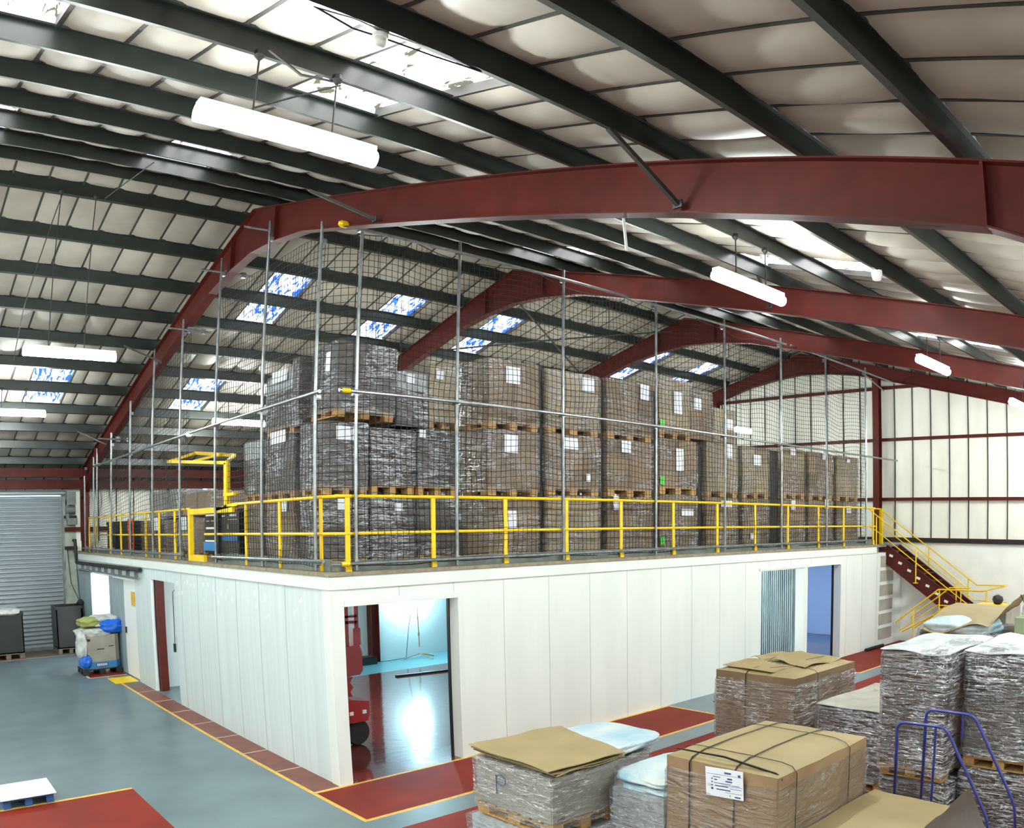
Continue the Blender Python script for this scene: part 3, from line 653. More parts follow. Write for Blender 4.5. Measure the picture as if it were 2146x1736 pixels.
# pallet gate
t = thing('pallet_gate', (5.4, 15.2, 2.95), 'yellow swing-over pallet gate with its upper frame raised', 'gate')
mb = MB(); mb.box(5.36, 5.44, 16.18, 16.30, 2.92, 3.95); mb.build('post', 'yellow', t)
mb = MB(); mb.box(5.37, 5.43, 13.9, 16.28, 3.84, 3.94); mb.build('cross_bar', 'yellow', t)
mb = MB(); mb.box(5.37, 5.43, 15.4, 16.28, 2.93, 3.07); mb.build('kick_plate', 'yellow', t)
mb = MB(); mb.bar((5.4, 17.73, 4.97), (5.4, 14.2, 4.70), .06, .06); mb.bar((6.2, 18.27, 5.21), (6.2, 15.9, 4.98), .06, .07); mb.bar((5.4, 17.73, 4.97), (6.2, 18.27, 5.21), .05); mb.bar((5.4, 16.0, 4.86), (6.2, 16.6, 5.05), .04); mb.bar((5.4, 14.2, 4.72), (6.2, 15.9, 4.98), .05)
mb.build('raised_frame', 'yellow', t)
mb = MB(); mb.box(5.37, 5.44, 14.16, 14.30, 3.94, 4.70); mb.box(5.36, 5.46, 13.8, 14.3, 4.12, 4.17); mb.bar((5.4, 13.7, 3.97), (5.4, 14.8, 3.9), .06); mb.build('pivot_post', 'yellow', t)
# ------------------------------------------------------------ reach truck behind the gate
t = thing('pallet_truck', (6.1, 15.4, 2.95), 'black and blue electric pallet truck parked behind the yellow gate', 'truck')
mb = MB(); mb.prism([(14.55, 3.06), (16.22, 3.06), (16.24, 3.80), (16.16, 3.90), (14.6, 3.90), (14.55, 3.86)], 5.75, 6.6, 'x'); mb.build('body', 'black_plastic', t)
mb = MB(); mb.prism([(15.5, 3.10), (16.26, 3.10), (16.27, 3.72), (16.2, 3.86), (15.5, 3.86)], 5.70, 5.75, 'x'); mb.build('front_hood', 'black_plastic', t)
mb = MB(); mb.box(5.66, 5.70, 15.55, 16.24, 3.14, 3.30); mb.build('blue_panel', 'blue_paint', t)
mb = MB(); mb.box(5.72, 5.75, 14.57, 15.35, 3.33, 3.44); mb.build('blue_panel', 'blue_dark', t)
for (a, b, z, h) in ((15.6, 16.15, 3.80, .035), (15.62, 16.15, 3.55, .04), (15.6, 16.2, 3.31, .03), (15.7, 15.85, 3.70, .012), (15.98, 16.12, 3.70, .012), (14.6, 15.1, 3.72, .008), (14.6, 15.0, 3.10, .008), (15.25, 15.4, 3.78, .02), (15.08, 15.11, 3.55, .09)):
    mb = MB(); mb.box(5.685 if a > 15.45 else 5.735, 5.699 if a > 15.45 else 5.749, a, b, z, z + h); mb.build('pale_marking', 'white_plastic', t)
for k in range(4):
    mb = MB(); mb.box(5.735, 5.749, 14.66 + k * .09, 14.72 + k * .09, 3.78, 3.82); mb.build('pale_marking', 'white_plastic', t)
for y in (14.85, 15.95):
    mb = MB(); mb.lathe([(.02, -.05), (.1, -.05), (.1, .05), (.02, .05)], (5.85, y, 3.055), 14, 'x'); mb.build('wheel', 'dark_rubber', t)
mb = MB()
for yy in (14.8, 15.0, 15.35, 15.55): mb.box(6.5, 6.57, yy - .03, yy + .03, 3.0, 5.05)
for zz in (3.6, 4.2, 4.7, 5.02): mb.box(6.52, 6.55, 14.8, 15.55, zz, zz + .05)
mb.build('mast', 'galv', t)
# ------------------------------------------------------------ pallet loads
def unit_box_mesh(name, bev=.012):
    import bmesh
    bm = bmesh.new(); bmesh.ops.create_cube(bm, size=1)
    for v in bm.verts: v.co.z += .5
    bmesh.ops.bevel(bm, geom=list(bm.edges), offset=bev, segments=2, affect='EDGES')
    me = bpy.data.meshes.new(name); bm.to_mesh(me); bm.free(); return me
CART = {}
for c in ('card', 'card_dark', 'card_pale', 'card_black', 'grey_card', 'film_white', 'green_card', 'card_tan'):
    me = unit_box_mesh('carton'); me.materials.append(M[c]); CART[c] = me
def film_mesh(seed, matn, top=True):
    mb = MB(); mb.smooth = True; n = 72; m = 22
    rnd = random.Random(seed)
    def ring(u):
        k = (u % 1) * 4; q = int(k); f = k - q - .5; e = .5 - .012 * max(0, (abs(f) - .44) / .06)
        return [(e, f), (-f, e), (-e, -f), (f, -e)][q]
    def P(u, v):
        x, y = ring(u); d = Vector((x, y, 0)).normalized()
        w = .010 * noise.noise(Vector((x * 4 + seed, y * 4, v * 22))) + .012 * noise.noise(Vector((x * 2, y * 2 + seed, v * 5)))
        w += .006 * noise.noise(Vector((x * 10, y * 10, v * 45 + seed)))
        k = 1.015
        if v > .97: k = .985
        return (x * k + d.x * w, y * k + d.y * w, v * 1.006 + (.006 * noise.noise(Vector((x * 5, y * 5, seed))) if v > .9 else 0))
    mb.grid(P, n, m)
    if top:
        def T(u, v):
            x, y = ring(u); return (x * .985 * (1 - v), y * .985 * (1 - v), 1.006 + .012 * noise.noise(Vector((x * (1 - v) * 6, y * (1 - v) * 6, seed))) + .008 * noise.noise(Vector((x * (1 - v) * 16, y * (1 - v) * 16, seed))))
        mb.grid(T, n, 8)
    return mb.mesh('stretch_film', matn)
FILM = {k: [film_mesh(s, k) for s in (1, 5, 9)] for k in ('film', 'film_heavy', 'film_light', 'film_black')}
def pallet_mesh(m):
    mb = MB()
    for x in (-.42, 0, .42):
        mb.box(x - .07, x + .07, -.5, .5, 0, .15)
        for y in (-.42, 0, .42): mb.box(x - .075, x + .075, y - .08, y + .08, .15, .70)
        mb.box(x - .07, x + .07, -.5, .5, .70, .84)
    for k in range(7): yy = -.5 + k * (1 - .11) / 6; mb.box(-.5, .5, yy, yy + .11, .84, 1)
    return mb.mesh('pallet', m)
PAL = {k: pallet_mesh(k) for k in ('wood', 'wood_grey', 'black_plastic', 'blue_dark')}
def link(name, me, parent, loc, sc, rot=0):
    o = bpy.data.objects.new(name, me); COL.objects.link(o); o.parent = parent; o.location = loc; o.scale = sc; o.rotation_euler = (0, 0, rot); return o
LM = unit_box_mesh('paper_label', .001); LM.materials.append(M['paper'])
def load(x0, x1, y0, y1, z0, z1, lab, card='card', film='film', n=(2, 2, 3), pal='wood', group='wrapped pallet loads', label=None, tape=False, ph=.14, tilt=0, mixc=None, name='pallet_load', cat='pallet load', seed=None):
    rnd = random.Random(seed if seed is not None else hash((round(x0, 2), round(z0, 2))) % 1000)
    cx, cy = (x0 + x1) / 2, (y0 + y1) / 2; w, d = x1 - x0, y1 - y0
    t = thing(name, (cx, cy, z0), lab, cat, group)
    if tilt: t.rotation_euler = tilt
    if pal: link('pallet', PAL[pal], t, (0, 0, 0), (w * .98, d * .98, ph))
    else: ph = 0
    hz = (z1 - z0 - ph) / n[2]
    for k in range(n[2]):
        cm = card
        if mixc and k in mixc: cm = mixc[k]
        nx, ny = n[0], n[1]
        jx, jy = rnd.uniform(-.01, .01), rnd.uniform(-.01, .01)
        for i in range(nx):
            for j in range(ny):
                link('carton', CART[cm], t, ((i + .5) / nx * w - w / 2 + jx, (j + .5) / ny * d - d / 2 + jy, ph + k * hz + .001), (w / nx * .972, d / ny * .972, hz * .985), rnd.uniform(-.006, .006))
    if film:
        e = -ph * .5 * (rnd.random() > .4)
        link('stretch_film', FILM[film][rnd.randrange(3)], t, (0, 0, ph + e), (w * 1.012 + .012, d * 1.012 + .012, z1 - z0 - ph - e), rnd.choice((0, pi)) if abs(w - d) > 0 else 0)
    for lb in (label or []):   # (side, u, v, su, sv)
        s, u, v, su, sv = lb
        if s == 'y': link('paper_label', LM, t, ((u - .5) * w, -d / 2 * 1.03 - .016, ph + v * (z1 - z0 - ph)), (su, .004, sv))
        else: link('paper_label', LM, t, (-w / 2 * 1.03 - .016, (u - .5) * d, ph + v * (z1 - z0 - ph)), (.004, su, sv))
    if tape:
        o = link('green_tape', LM, t, (-w / 2 + .05, -d / 2 * 1.03 - .018, ph + .05), (.13, .004, .16)); o.data = LM.copy(); o.data.materials.clear(); o.data.materials.append(M['green_tape'])
    return t
D = 2.952
tw = ('bottom', 'middle', 'top')
def col(ix, x0, x1, y0, y1, zs, specs, where):
    for k, (za, zb) in enumerate(zs):
        sp = dict(specs[k]); load(x0, x1, y0, y1, za, zb, 'wrapped pallet load, %s of its stack, %s' % (tw[k] if len(zs) == 3 else ('lower', 'upper')[k], where), **sp)
lb1 = [('y', .5, .62, .26, .22)]
dk = dict(card='card_dark', film='film_heavy'); md = dict(card='card', film='film'); lt = dict(card='card', film='film_light', label=lb1)
Z3 = [(D, 4.04), (4.05, 5.10), (5.11, 6.2)]
col('A', 5.74, 6.47, 11.12, 11.92, [(D, 4.02), (4.03, 5.12)], [dict(dk, label=[('y', .4, .78, .2, .16)]), dict(dk, label=[('y', .45, .72, .3, .2)])], 'first on the long side at the corner')
load(5.90, 6.93, 11.10, 11.95, 5.18, 6.33, 'tall wrapped pallet load tilted on top of the corner stack', card='card_dark', film='film_heavy', n=(2, 2, 3), tilt=(0, .035, 0), label=[('x', .3, .55, .14, .3)])
col('B', 6.53, 7.33, 11.12, 12.2, [(D, 4.03), (4.04, 5.06)], [dict(dk, label=[('y', .6, .75, .14, .12)]), dict(dk)], 'second on the long side')
col('C', 7.38, 8.18, 11.12, 12.2, [(D, 4.03), (4.04, 5.10)], [dict(dk), dict(dk, label=[('y', .1, .85, .12, .12)])], 'third on the long side')
load(6.99, 7.56, 11.12, 12.1, 5.12, 5.98, 'narrow wrapped load on top, right of the tilted corner load', card='card_dark', film='film_heavy', n=(1, 2, 3), label=[('y', .4, .8, .16, .14)], mixc={2: 'film_white'}, pal=None)
load(7.60, 8.22, 11.12, 12.1, 5.12, 6.15, 'pale wrapped load on top of the third stack', card='card_pale', film='film', n=(1, 2, 3), label=[('y', .3, .75, .14, .14)])
col('D', 8.36, 9.46, 10.55, 11.75, [(D, 4.02), (4.03, 5.12), (5.13, 6.28)], [dict(lt, n=(2, 2, 2), label=[('y', .4, .45, .26, .28), ('x', .6, .6, .08, .1)]), dict(lt, n=(2, 2, 3), film='film', label=[('y', .42, .6, .28, .3)]), dict(lt, n=(2, 2, 3), label=[('y', .45, .62, .3, .28)])], 'fourth on the long side, jutting forward')
col('E', 9.65, 10.95, 10.55, 11.75, [(D, 4.06), (4.07, 5.14), (5.15, 6.26)], [dict(card='card_pale', film='film', n=(3, 2, 3)), dict(card='card', film='film', n=(3, 2, 3), label=[('y', .4, .72, .4, .2), ('y', .75, .12, .1, .14)]), dict(card='card_pale', film='film', n=(3, 2, 3), label=[('y', .75, .68, .3, .25)])], 'fifth on the long side')
col('F', 11.16, 12.44, 10.55, 11.75, [(D, 4.06), (4.07, 5.14), (5.15, 6.28)], [dict(lt, n=(3, 2, 3), label=[('y', .15, .75, .14, .26)]), dict(card='card', film='film_light', n=(2, 2, 3), label=[('y', .38, .75, .26, .22)]), dict(card='card', film='film_light', n=(3, 2, 3), label=[('y', .8, .68, .26, .3)])], 'sixth on the long side')
col('G', 12.66, 13.88, 10.55, 11.75, [(D, 4.14), (4.15, 5.27)], [dict(lt, n=(2, 2, 2), tape=True, label=[('y', .7, .6, .4, .14)]), dict(lt, n=(2, 2, 3), tape=True, label=[('y', .5, .35, .24, .45)])], 'seventh on the long side')
col('H', 14.22, 15.38, 10.55, 11.75, [(D, 4.12), (4.13, 5.32)], [dict(card='card', film='film_light', n=(3, 2, 3), label=[('y', .6, .8, .4, .14)]), dict(card='card_pale', film='film', n=(3, 2, 3), label=[('y', .7, .7, .2, .3)])], 'eighth on the long side')
load(12.66, 13.68, 10.55, 11.75, 5.28, 6.5, 'wrapped pallet load, top of its stack, seventh on the long side', card='card_pale', film='film_light', n=(2, 2, 3), tape=True, label=[('y', .55, .35, .26, .45)])
load(13.72, 14.5, 10.6, 11.7, 5.34, 6.38, 'wrapped load bridging the top of the seventh and eighth stacks', card='card', film='film_light', n=(2, 2, 3), label=[('y', .3, .6, .24, .24)], pal=None)
load(14.55, 15.36, 10.6, 11.7, 5.34, 6.08, 'low pale load on top of the eighth stack', card='card_pale', film='film_light', n=(2, 2, 2), pal=None, label=[('y', .7, .4, .24, .24)])
col('I', 15.6, 16.7, 10.55, 11.75, [(D, 4.12), (4.13, 5.32)], [dict(card='card', film='film_light', n=(3, 2, 3), label=[('y', .3, .1, .14, .14)]), dict(card='card_pale', film='film', n=(2, 2, 3), label=[('y', .5, .6, .3, .24)])], 'ninth on the long side')
col('J', 17.35, 18.4, 10.55, 11.75, [(D, 4.16), (4.17, 5.4)], [dict(lt, n=(3, 2, 2), label=[('y', .4, .75, .2, .24)]), dict(card='card', film='film_light', n=(3, 2, 2), mixc={1: 'card_tan'}, label=[('y', .4, .85, .24, .16)])], 'tenth on the long side')
col('K', 18.62, 19.9, 10.55, 11.75, [(D, 4.16), (4.17, 5.4)], [dict(lt, n=(3, 2, 2), label=[('y', .7, .8, .2, .24)]), dict(card='card', film='film_light', n=(3, 2, 2), label=[('y', .6, .85, .2, .16)])], 'eleventh on the long side')
col('L', 20.15, 21.45, 10.55, 11.75, [(D, 4.16), (4.17, 5.4)], [dict(lt, n=(3, 2, 2), label=[('y', .5, .7, .3, .2)]), dict(card='card_pale', film='film_light', n=(3, 2, 2), mixc={1: 'card_tan'}, label=[('y', .5, .85, .2, .1)])], 'last on the long side, nearest the stair')
# black strips filling the gaps between stacks
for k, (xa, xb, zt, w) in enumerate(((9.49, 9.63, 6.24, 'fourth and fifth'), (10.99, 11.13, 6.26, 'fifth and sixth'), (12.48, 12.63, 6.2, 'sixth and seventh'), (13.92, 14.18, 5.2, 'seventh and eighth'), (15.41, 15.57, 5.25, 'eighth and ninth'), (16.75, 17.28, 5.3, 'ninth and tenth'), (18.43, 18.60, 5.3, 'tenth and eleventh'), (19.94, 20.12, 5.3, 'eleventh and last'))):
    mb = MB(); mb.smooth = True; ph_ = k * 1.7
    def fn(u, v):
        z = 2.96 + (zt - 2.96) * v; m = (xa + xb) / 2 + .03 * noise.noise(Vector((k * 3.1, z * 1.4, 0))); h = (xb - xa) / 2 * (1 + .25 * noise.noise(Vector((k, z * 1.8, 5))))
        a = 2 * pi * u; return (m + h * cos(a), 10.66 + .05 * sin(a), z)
    mb.grid(fn, 14, 40); tag(mb.build('black_strip', 'black_strip', fix=False), 'black strip filling the gap between the %s stacks on the long side' % w, 'wrap', 'black strips between stacks')
# short side stacks
col('M', 5.76, 6.56, 12.22, 13.3, [(D, 4.0), (4.01, 5.06), (5.07, 6.05)], [dict(md, label=[('x', .3, .8, .25, .2)]), dict(dk, label=[('x', .5, .85, .6, .2)]), dict(dk, mixc={2: 'film_white'}, label=[('x', .5, .85, .6, .2)])], 'second on the short side behind the corner')
col('N', 5.80, 6.5, 13.62, 14.38, [(4.0 - 1.04, 4.0), (4.01, 5.06)], [dict(md), dict(dk, mixc={2: 'film_white'})], 'beside the black truck')
load(5.72, 5.9 + .3, 12.0 - .02, 12.2 - .01, 5.12, 6.2, 'narrow wrapped load wedged behind the tilted corner load', card='card_dark', film='film_heavy', n=(1, 1, 3), pal=None)
# stacks at the far left of the mezzanine
yy = [17.55, 18.7, 19.85, 21.0, 22.15]
for k, y in enumerate(yy):
    load(6.3, 7.35, y, y + 1.08, D, 3.78 + .05 * (k % 2), 'pallet load on the deck, %s beyond the yellow gate' % ORD[k], card=('card', 'grey_card', 'card', 'card_dark', 'card')[k], film=('film', 'film', 'film_heavy', 'film_light', 'film')[k], n=(2, 2, 3), pal='wood', label=[('x', .6, .6, .4, .3)] if k % 2 else None)
load(6.3, 7.3, 17.45, 19.55, 3.86, 4.36, 'flat cardboard load with loose film, upper, behind the raised gate frame', card='card', film='film_light', n=(1, 2, 1))
load(6.3, 7.3, 19.85, 22.3, 3.86, 4.5, 'crumpled film-wrapped load, upper, left of the raised gate frame', card='grey_card', film='film_heavy', n=(1, 2, 2), pal=None)
load(6.9, 8.0, 15.6, 16.9, D, 4.2, 'pale wrapped load seen between the gate post and the truck', card='grey_card', film='film_light', n=(2, 2, 2))
load(6.75, 7.65, 13.8, 14.7, 4.0, 5.15, 'wrapped load in a wire cage behind the gate pivot', card='grey_card', film='film', n=(2, 2, 4), pal=None)
load(6.75, 7.65, 13.8, 14.7, D, 3.98, 'lower load carrying the one behind the gate pivot', card='card_dark', film='film', n=(2, 2, 2))
for k, y in enumerate((23.6, 25.0)):
    mb = MB(); mb.box(6.0, 7.0, y, y + 1.0, 2.955, 3.78); mb.box(5.98, 7.02, y - .02, y + 1.02, 3.7, 3.8); tag(mb.build('storage_bin', 'black_plastic'), 'black bin on the mezzanine, %s the far wall' % ('further from', 'nearest')[k], 'bin')
mb = MB()
for z in (3.2, 3.5, 3.75): mb.tube([(6.0, 22.95, z), (6.0, 23.45, z)], .02, 6)
for y in (22.95, 23.45): mb.tube([(6.0, y, 2.955), (6.0, y, 3.85)], .025, 6)
tag(mb.build('barrier_frame', 'orange'), 'orange tube frame beside the black bins on the mezzanine', 'frame')

# ------------------------------------------------------------ foreground goods
def paper_sheet(name, pts, thick, m, lab, cat, nu=12, nv=12, bend=.01, seed=0, parent=None):
    a, b, c, d = [Vector(p) for p in pts]
    mb = MB(); mb.smooth = False
    def P(u, v, o=0):
        p = a * (1 - u) * (1 - v) + b * u * (1 - v) + c * u * v + d * (1 - u) * v
        p = p + Vector((0, 0, noise.noise(Vector((u * 2, v * 2, seed))) * bend + o)); return tuple(p)
    mb.grid(lambda u, v: P(u, v), nu, nv); mb.grid(lambda u, v: P(u, v, -thick), nu, nv)
    n = nv + 1
    off = (nu + 1) * n
    ed = [(i, 0) for i in range(nu + 1)] + [(nu, j) for j in range(1, nv + 1)] + [(i, nv) for i in range(nu - 1, -1, -1)] + [(0, j) for j in range(nv - 1, 0, -1)]
    idx = [i * n + j for i, j in ed]
    for p, q in zip(idx, idx[1:] + idx[:1]): mb.f.append((p, q, q + off, p + off)); mb.mi.append(0)
    if parent is not None: return mb.build(name, m, parent)
    return tag(mb.build(name, m), lab, cat)
# big strapped carton
def big_carton(x0, x1, y0, y1, z0, z1, lab, straps_x, straps_y, film, filmz, seed, dome=.03, lids=True, cardm='card_tan'):
    cx, cy = (x0 + x1) / 2, (y0 + y1) / 2
    t = thing('strapped_carton', (cx, cy, z0), lab, 'carton')
    def zt(x, y):
        u, v = (x - x0) / (x1 - x0), (y - y0) / (y1 - y0)
        e = max(0, 1 - min(u, 1 - u, ) * 9) ** 2 + max(0, 1 - min(v, 1 - v) * 9) ** 2
        return z1 + dome * (4 * u * (1 - u)) * (4 * v * (1 - v)) ** .5 - .035 * min(1, e) + .008 * noise.noise(Vector((x * 3, y * 3, seed)))
    mb = MB(); mb.smooth = True
    mb.grid(lambda u, v: (x0 + (x1 - x0) * u, y0 + (y1 - y0) * v, zt(x0 + (x1 - x0) * u, y0 + (y1 - y0) * v)), 24, 20)
    mb.build('lid', cardm, t, fix=False)
    mb = MB(); mb.smooth = False
    def side(a, b):
        def fn(u, v):
            x = a[0] + (b[0] - a[0]) * u; y = a[1] + (b[1] - a[1]) * u; n_ = Vector((b[1] - a[1], a[0] - b[0], 0)).normalized()
            w = .012 * sin(pi * u) * sin(pi * v) + .008 * noise.noise(Vector((x * 2, y * 2, v * 3 + seed)))
            zz = z0 + (zt(x, y) - z0) * v
            return (x + n_.x * w, y + n_.y * w, zz)
        mb.grid(fn, 16, 14)
    P = [(x0, y1), (x0, y0), (x1, y0), (x1, y1)]
    for i in range(4): side(P[i], P[(i + 1) % 4])
    mb.build('sleeve', 'card', t, fix=False)
    e = .02
    for y in straps_y:      # straps running along x over the lid and down the -x face
        pts = [(x0 - e, y, z0), (x0 - e, y, z1 - .05), (x0 + .03, y, zt(x0 + .04, y) + .012)] + [(x0 + (x1 - x0) * k / 8, y, zt(x0 + (x1 - x0) * k / 8, y) + .012) for k in range(1, 8)] + [(x1 - .03, y, zt(x1 - .04, y) + .012), (x1 + e, y, z1 - .05), (x1 + e, y, z0)]
        mb = MB()
        for a, b in zip(pts, pts[1:]): mb.bar(a, b, .014, .004, (0, 0, 1) if abs(a[2] - b[2]) < .3 else (1, 0, 0))
        mb.build('strap', 'strap', t)
    for x in straps_x:
        pts = [(x, y0 - e, z0), (x, y0 - e, z1 - .05), (x, y0 + .03, zt(x, y0 + .04) + .012)] + [(x, y0 + (y1 - y0) * k / 8, zt(x, y0 + (y1 - y0) * k / 8) + .012) for k in range(1, 8)] + [(x, y1 - .03, zt(x, y1 - .04) + .012), (x, y1 + e, z1 - .05), (x, y1 + e, z0)]
        mb = MB()
        for a, b in zip(pts, pts[1:]): mb.bar(a, b, .008, .004, (0, 0, 1) if abs(a[2] - b[2]) < .3 else (0, 1, 0))
        mb.build('strap', 'strap', t)
    if film:
        me = film_mesh(seed, film, top=False)
        link('stretch_film', me, t, (0, 0, 0), ((x1 - x0) * 1.02, (y1 - y0) * 1.02, filmz - z0))
    return t, zt
bt_, zt_ = big_carton(5.74, 7.42, 3.5, 4.70, .16, 1.5, 'large strapped carton in the foreground with a white delivery note', [6.02, 7.02], [3.93, 4.42], 'film_clear', 1.36, 3)
# loose lid overlap and shipping note
mb = MB(); mb.prism([(3.50, 1.45), (3.56, 1.49), (4.10, 1.545), (4.62, 1.53), (4.64, 1.52), (4.1, 1.53), (3.57, 1.475), (3.50, 1.43)], 5.80, 5.815, 'x'); mb.build('lid_flap', 'strap', bt_)
nt = MB(); nt.obox((5.70, 4.02, 1.335), .003, .40, .26, Matrix.Rotation(radians(-3), 3, 'X')); no = nt.build('delivery_note', 'paper', bt_)
mb = MB(); rr = random.Random(5); R = Matrix.Rotation(radians(-3), 3, 'X')
for (yy, zz, ln, th) in ((.13, .10, .0, 0), (-.04, .095, .07, .016), (-.16, .085, .025, .02), (.08, .05, .08, .006), (-.06, .045, .05, .014), (.09, .025, .03, .01), (-.05, .02, .07, .012), (.02, -.005, .18, .005), (-.12, -.01, .08, .004), (.03, -.03, .14, .008), (-.12, -.04, .12, .003), (.01, -.06, .15, .009), (.13, .03, .014, .012), (.13, 0, .016, .012), (.13, -.03, .016, .012), (.13, -.06, .02, .02), (-.06, -.105, .006, .014), (-.14, -.11, .06, .012), (0, .073, .38, .002), (-.08, -.02, .22, .002), (-.1, -.08, .18, .002)):
    if ln: mb.obox(Vector((5.697, 4.02, 1.335)) + R @ Vector((0, yy, zz)), .002, ln, th, R)
mb.build('note_print', 'ink', no)
mb = MB(); mb.box(5.85, 7.35, 3.6, 4.6, 0, .155); tag(mb.build('pallet', 'wood'), 'wooden pallet under the large strapped carton', 'pallet')
# second strapped carton
c2, z2 = big_carton(10.1, 12.0, 5.92, 7.30, .16, 1.4, 'strapped carton with a torn cardboard top behind the large one', [10.75], [6.75], 'film_light', 1.26, 8, dome=.02)
mb = MB(); mb.box(10.2, 11.9, 6.0, 7.2, 0, .155); tag(mb.build('pallet', 'wood'), 'wooden pallet under the torn-topped carton', 'pallet')
for k, (a, b) in enumerate((((10.5, 6.9, 1.44), (11.3, 6.95, 1.44)), ((10.35, 6.5, 1.44), (10.9, 6.2, 1.44)), ((11.0, 6.4, 1.46), (11.7, 6.3, 1.46)))):
    mb = MB(); mb.bar(a, b, .012, .004); mb.build('loose_strap', 'strap', c2)
for k, p in enumerate([[(10.7, 6.1, 1.435), (11.75, 6.05, 1.44), (11.7, 6.75, 1.50), (10.9, 6.8, 1.46)], [(10.15, 6.35, 1.42), (10.75, 6.3, 1.43), (10.8, 7.2, 1.45), (10.2, 7.25, 1.43)], [(10.9, 6.85, 1.44), (11.9, 6.8, 1.43), (11.9, 7.25, 1.42), (10.95, 7.25, 1.45)]]):
    paper_sheet('torn_flap', p, .006, 'card_tan', None, None, seed=k, bend=.05, parent=c2)
# small wrapped box between
load(9.85, 11.7, 4.35, 5.42, .0, 1.1, 'low wrapped pallet load between the torn carton and the tall grey stacks', card='grey_card', film='film_heavy', n=(1, 1, 1), group=None, mixc={0: 'card_dark'}, seed=4)
paper_sheet('top_sheet', [(9.84, 4.35, 1.115), (11.7, 4.34, 1.115), (11.7, 5.40, 1.12), (9.84, 5.42, 1.13)], .01, 'grey_card', 'pale cover sheet on the low wrapped load', 'sheet', bend=.03, seed=3)
# tall grey wrapped stacks
load(8.62, 10.2, 3.12, 3.90, .71, 2.16, 'tall grey wrapped load, upper, left of the pair at the right', card='card_dark', film='film_heavy', n=(2, 1, 4), group=None, seed=11)
load(8.60, 10.2, 3.05, 3.86, 0, .70, 'grey wrapped load carrying the left tall one at the right', card='card_dark', film='film_heavy', n=(2, 1, 2), group=None, seed=12)
mb = MB(); mb.box(8.6, 10.2, 3.1, 3.9, .705, .855); 
load(8.98, 10.7, 2.15, 3.02, .85, 2.17, 'tall grey wrapped load, upper, at the right picture edge', card='card_dark', film='film_heavy', n=(2, 1, 4), group=None, seed=14)
load(8.9, 10.6, 2.1, 3.0, 0, .84, 'grey wrapped load carrying the tall one at the right edge', card='card_dark', film='film_heavy', n=(2, 1, 2), group=None, seed=15)
paper_sheet('top_sheet', [(8.6, 3.10, 2.18), (10.25, 3.1, 2.18), (10.25, 3.90, 2.18), (8.6, 3.92, 2.18)], .01, 'film_white', 'white film sheet over the left tall grey load', 'sheet', bend=.04, seed=6)
paper_sheet('top_sheet', [(8.96, 2.1, 2.19), (10.75, 2.1, 2.19), (10.75, 3.03, 2.19), (8.96, 3.04, 2.19)], .01, 'film_white', 'white film sheet over the tall grey load at the right edge', 'sheet', bend=.04, seed=7)
# cardboard load at the front centre with sheets on top
t = load(5.13, 6.05, 5.60, 6.80, .56, 1.18, 'wrapped load under loose cardboard sheets, marked with a letter P', card='grey_card', film='film_light', n=(1, 1, 1), group=None, seed=21)
mb = MB(); pts = []
cxp, cyp, czp = 5.092, 6.38, 1.02
for k in range(13): a = 2 * pi * k / 12; pts.append((cxp, cyp - .075 * cos(a) - .06, czp + .055 * sin(a)))
mb.tube(pts, .0055, 5); mb.tube([(cxp, cyp + .015, czp + .045), (cxp, cyp + .01, czp - .16)], .0055, 5); mb.build('marker_letter', 'ink', t)
load(5.05, 6.1, 5.5, 6.85, 0, .55, 'white wrapped load under the one with loose cardboard sheets', card='film_white', film='film', n=(1, 1, 1), group=None, seed=22)
for k, (z, dx) in enumerate(((1.21, .04), (1.235, .02), (1.265, 0))):
    paper_sheet('cardboard_sheet', [(5.08 + dx * 2, 5.60 - dx, z), (6.05 + dx, 5.5 + dx, z + .01), (6.35 + dx, 6.76 - dx, z + .02), (5.14 + dx, 6.90 - dx * .5, z + .015)], .008, 'card_tan', 'loose cardboard sheet on the wrapped load, %s of three' % ('lowest', 'middle', 'topmost')[k], 'cardboard', bend=.03, seed=30 + k)
mb = MB(); mb.bar((5.85, 5.62, 1.28), (5.98, 5.8, 1.285), .006, .002)
tag(mb.build('loose_strap', 'strap'), 'short slit mark on the topmost cardboard sheet', 'strap')
# bagged goods
def bag(x0, x1, y0, y1, z0, z1, m, seed, puff=.05, nm='plastic_bag', lab='', cat='bag', parent=None):
    mb = MB(); mb.smooth = True; cx, cy = (x0 + x1) / 2, (y0 + y1) / 2
    def fn(u, v):
        a = 2 * pi * u; b = pi * (v - .5); c, s = cos(a), sin(a); p = 5
        r = (abs(c) ** p + abs(s) ** p) ** (-1 / p); q = 3; cb, sb = cos(b), sin(b); rb = (abs(cb) ** q + abs(sb) ** q) ** (-1 / q)
        x, y, z = .5 * r * c * rb * cb, .5 * r * s * rb * cb, .5 * rb * sb
        k = 1 + puff * noise.noise(Vector((x * 3 + seed, y * 3, z * 4))) * 2 + .03 * noise.noise(Vector((x * 9, y * 9 + seed, z * 9)))
        return (cx + x * (x1 - x0) * k, cy + y * (y1 - y0) * k, max(z0, (z0 + z1) / 2 + z * (z1 - z0) * k))
    mb.grid(fn, 48, 24)
    if parent is not None: return mb.build(nm, m, parent, fix=False)
    return tag(mb.build(nm, m, fix=False), lab, cat)
load(6.35, 7.45, 6.35, 7.3, 0, .86, 'wrapped pallet under the flat white plastic sacks', card='film_white', film='film', n=(1, 1, 1), group=None, seed=41)
bag(6.3, 7.75, 6.3, 7.45, .87, 1.04, 'bag_film', 3, lab='flat white plastic sack with blue print, on the rear wrapped pallet', puff=.03)
t = load(5.86, 6.9, 4.82, 5.52, .0, .96, 'wrapped bluish load of plastic sacks beside the large carton', card='film_white', film='film_heavy', n=(1, 1, 2), group=None, seed=42)
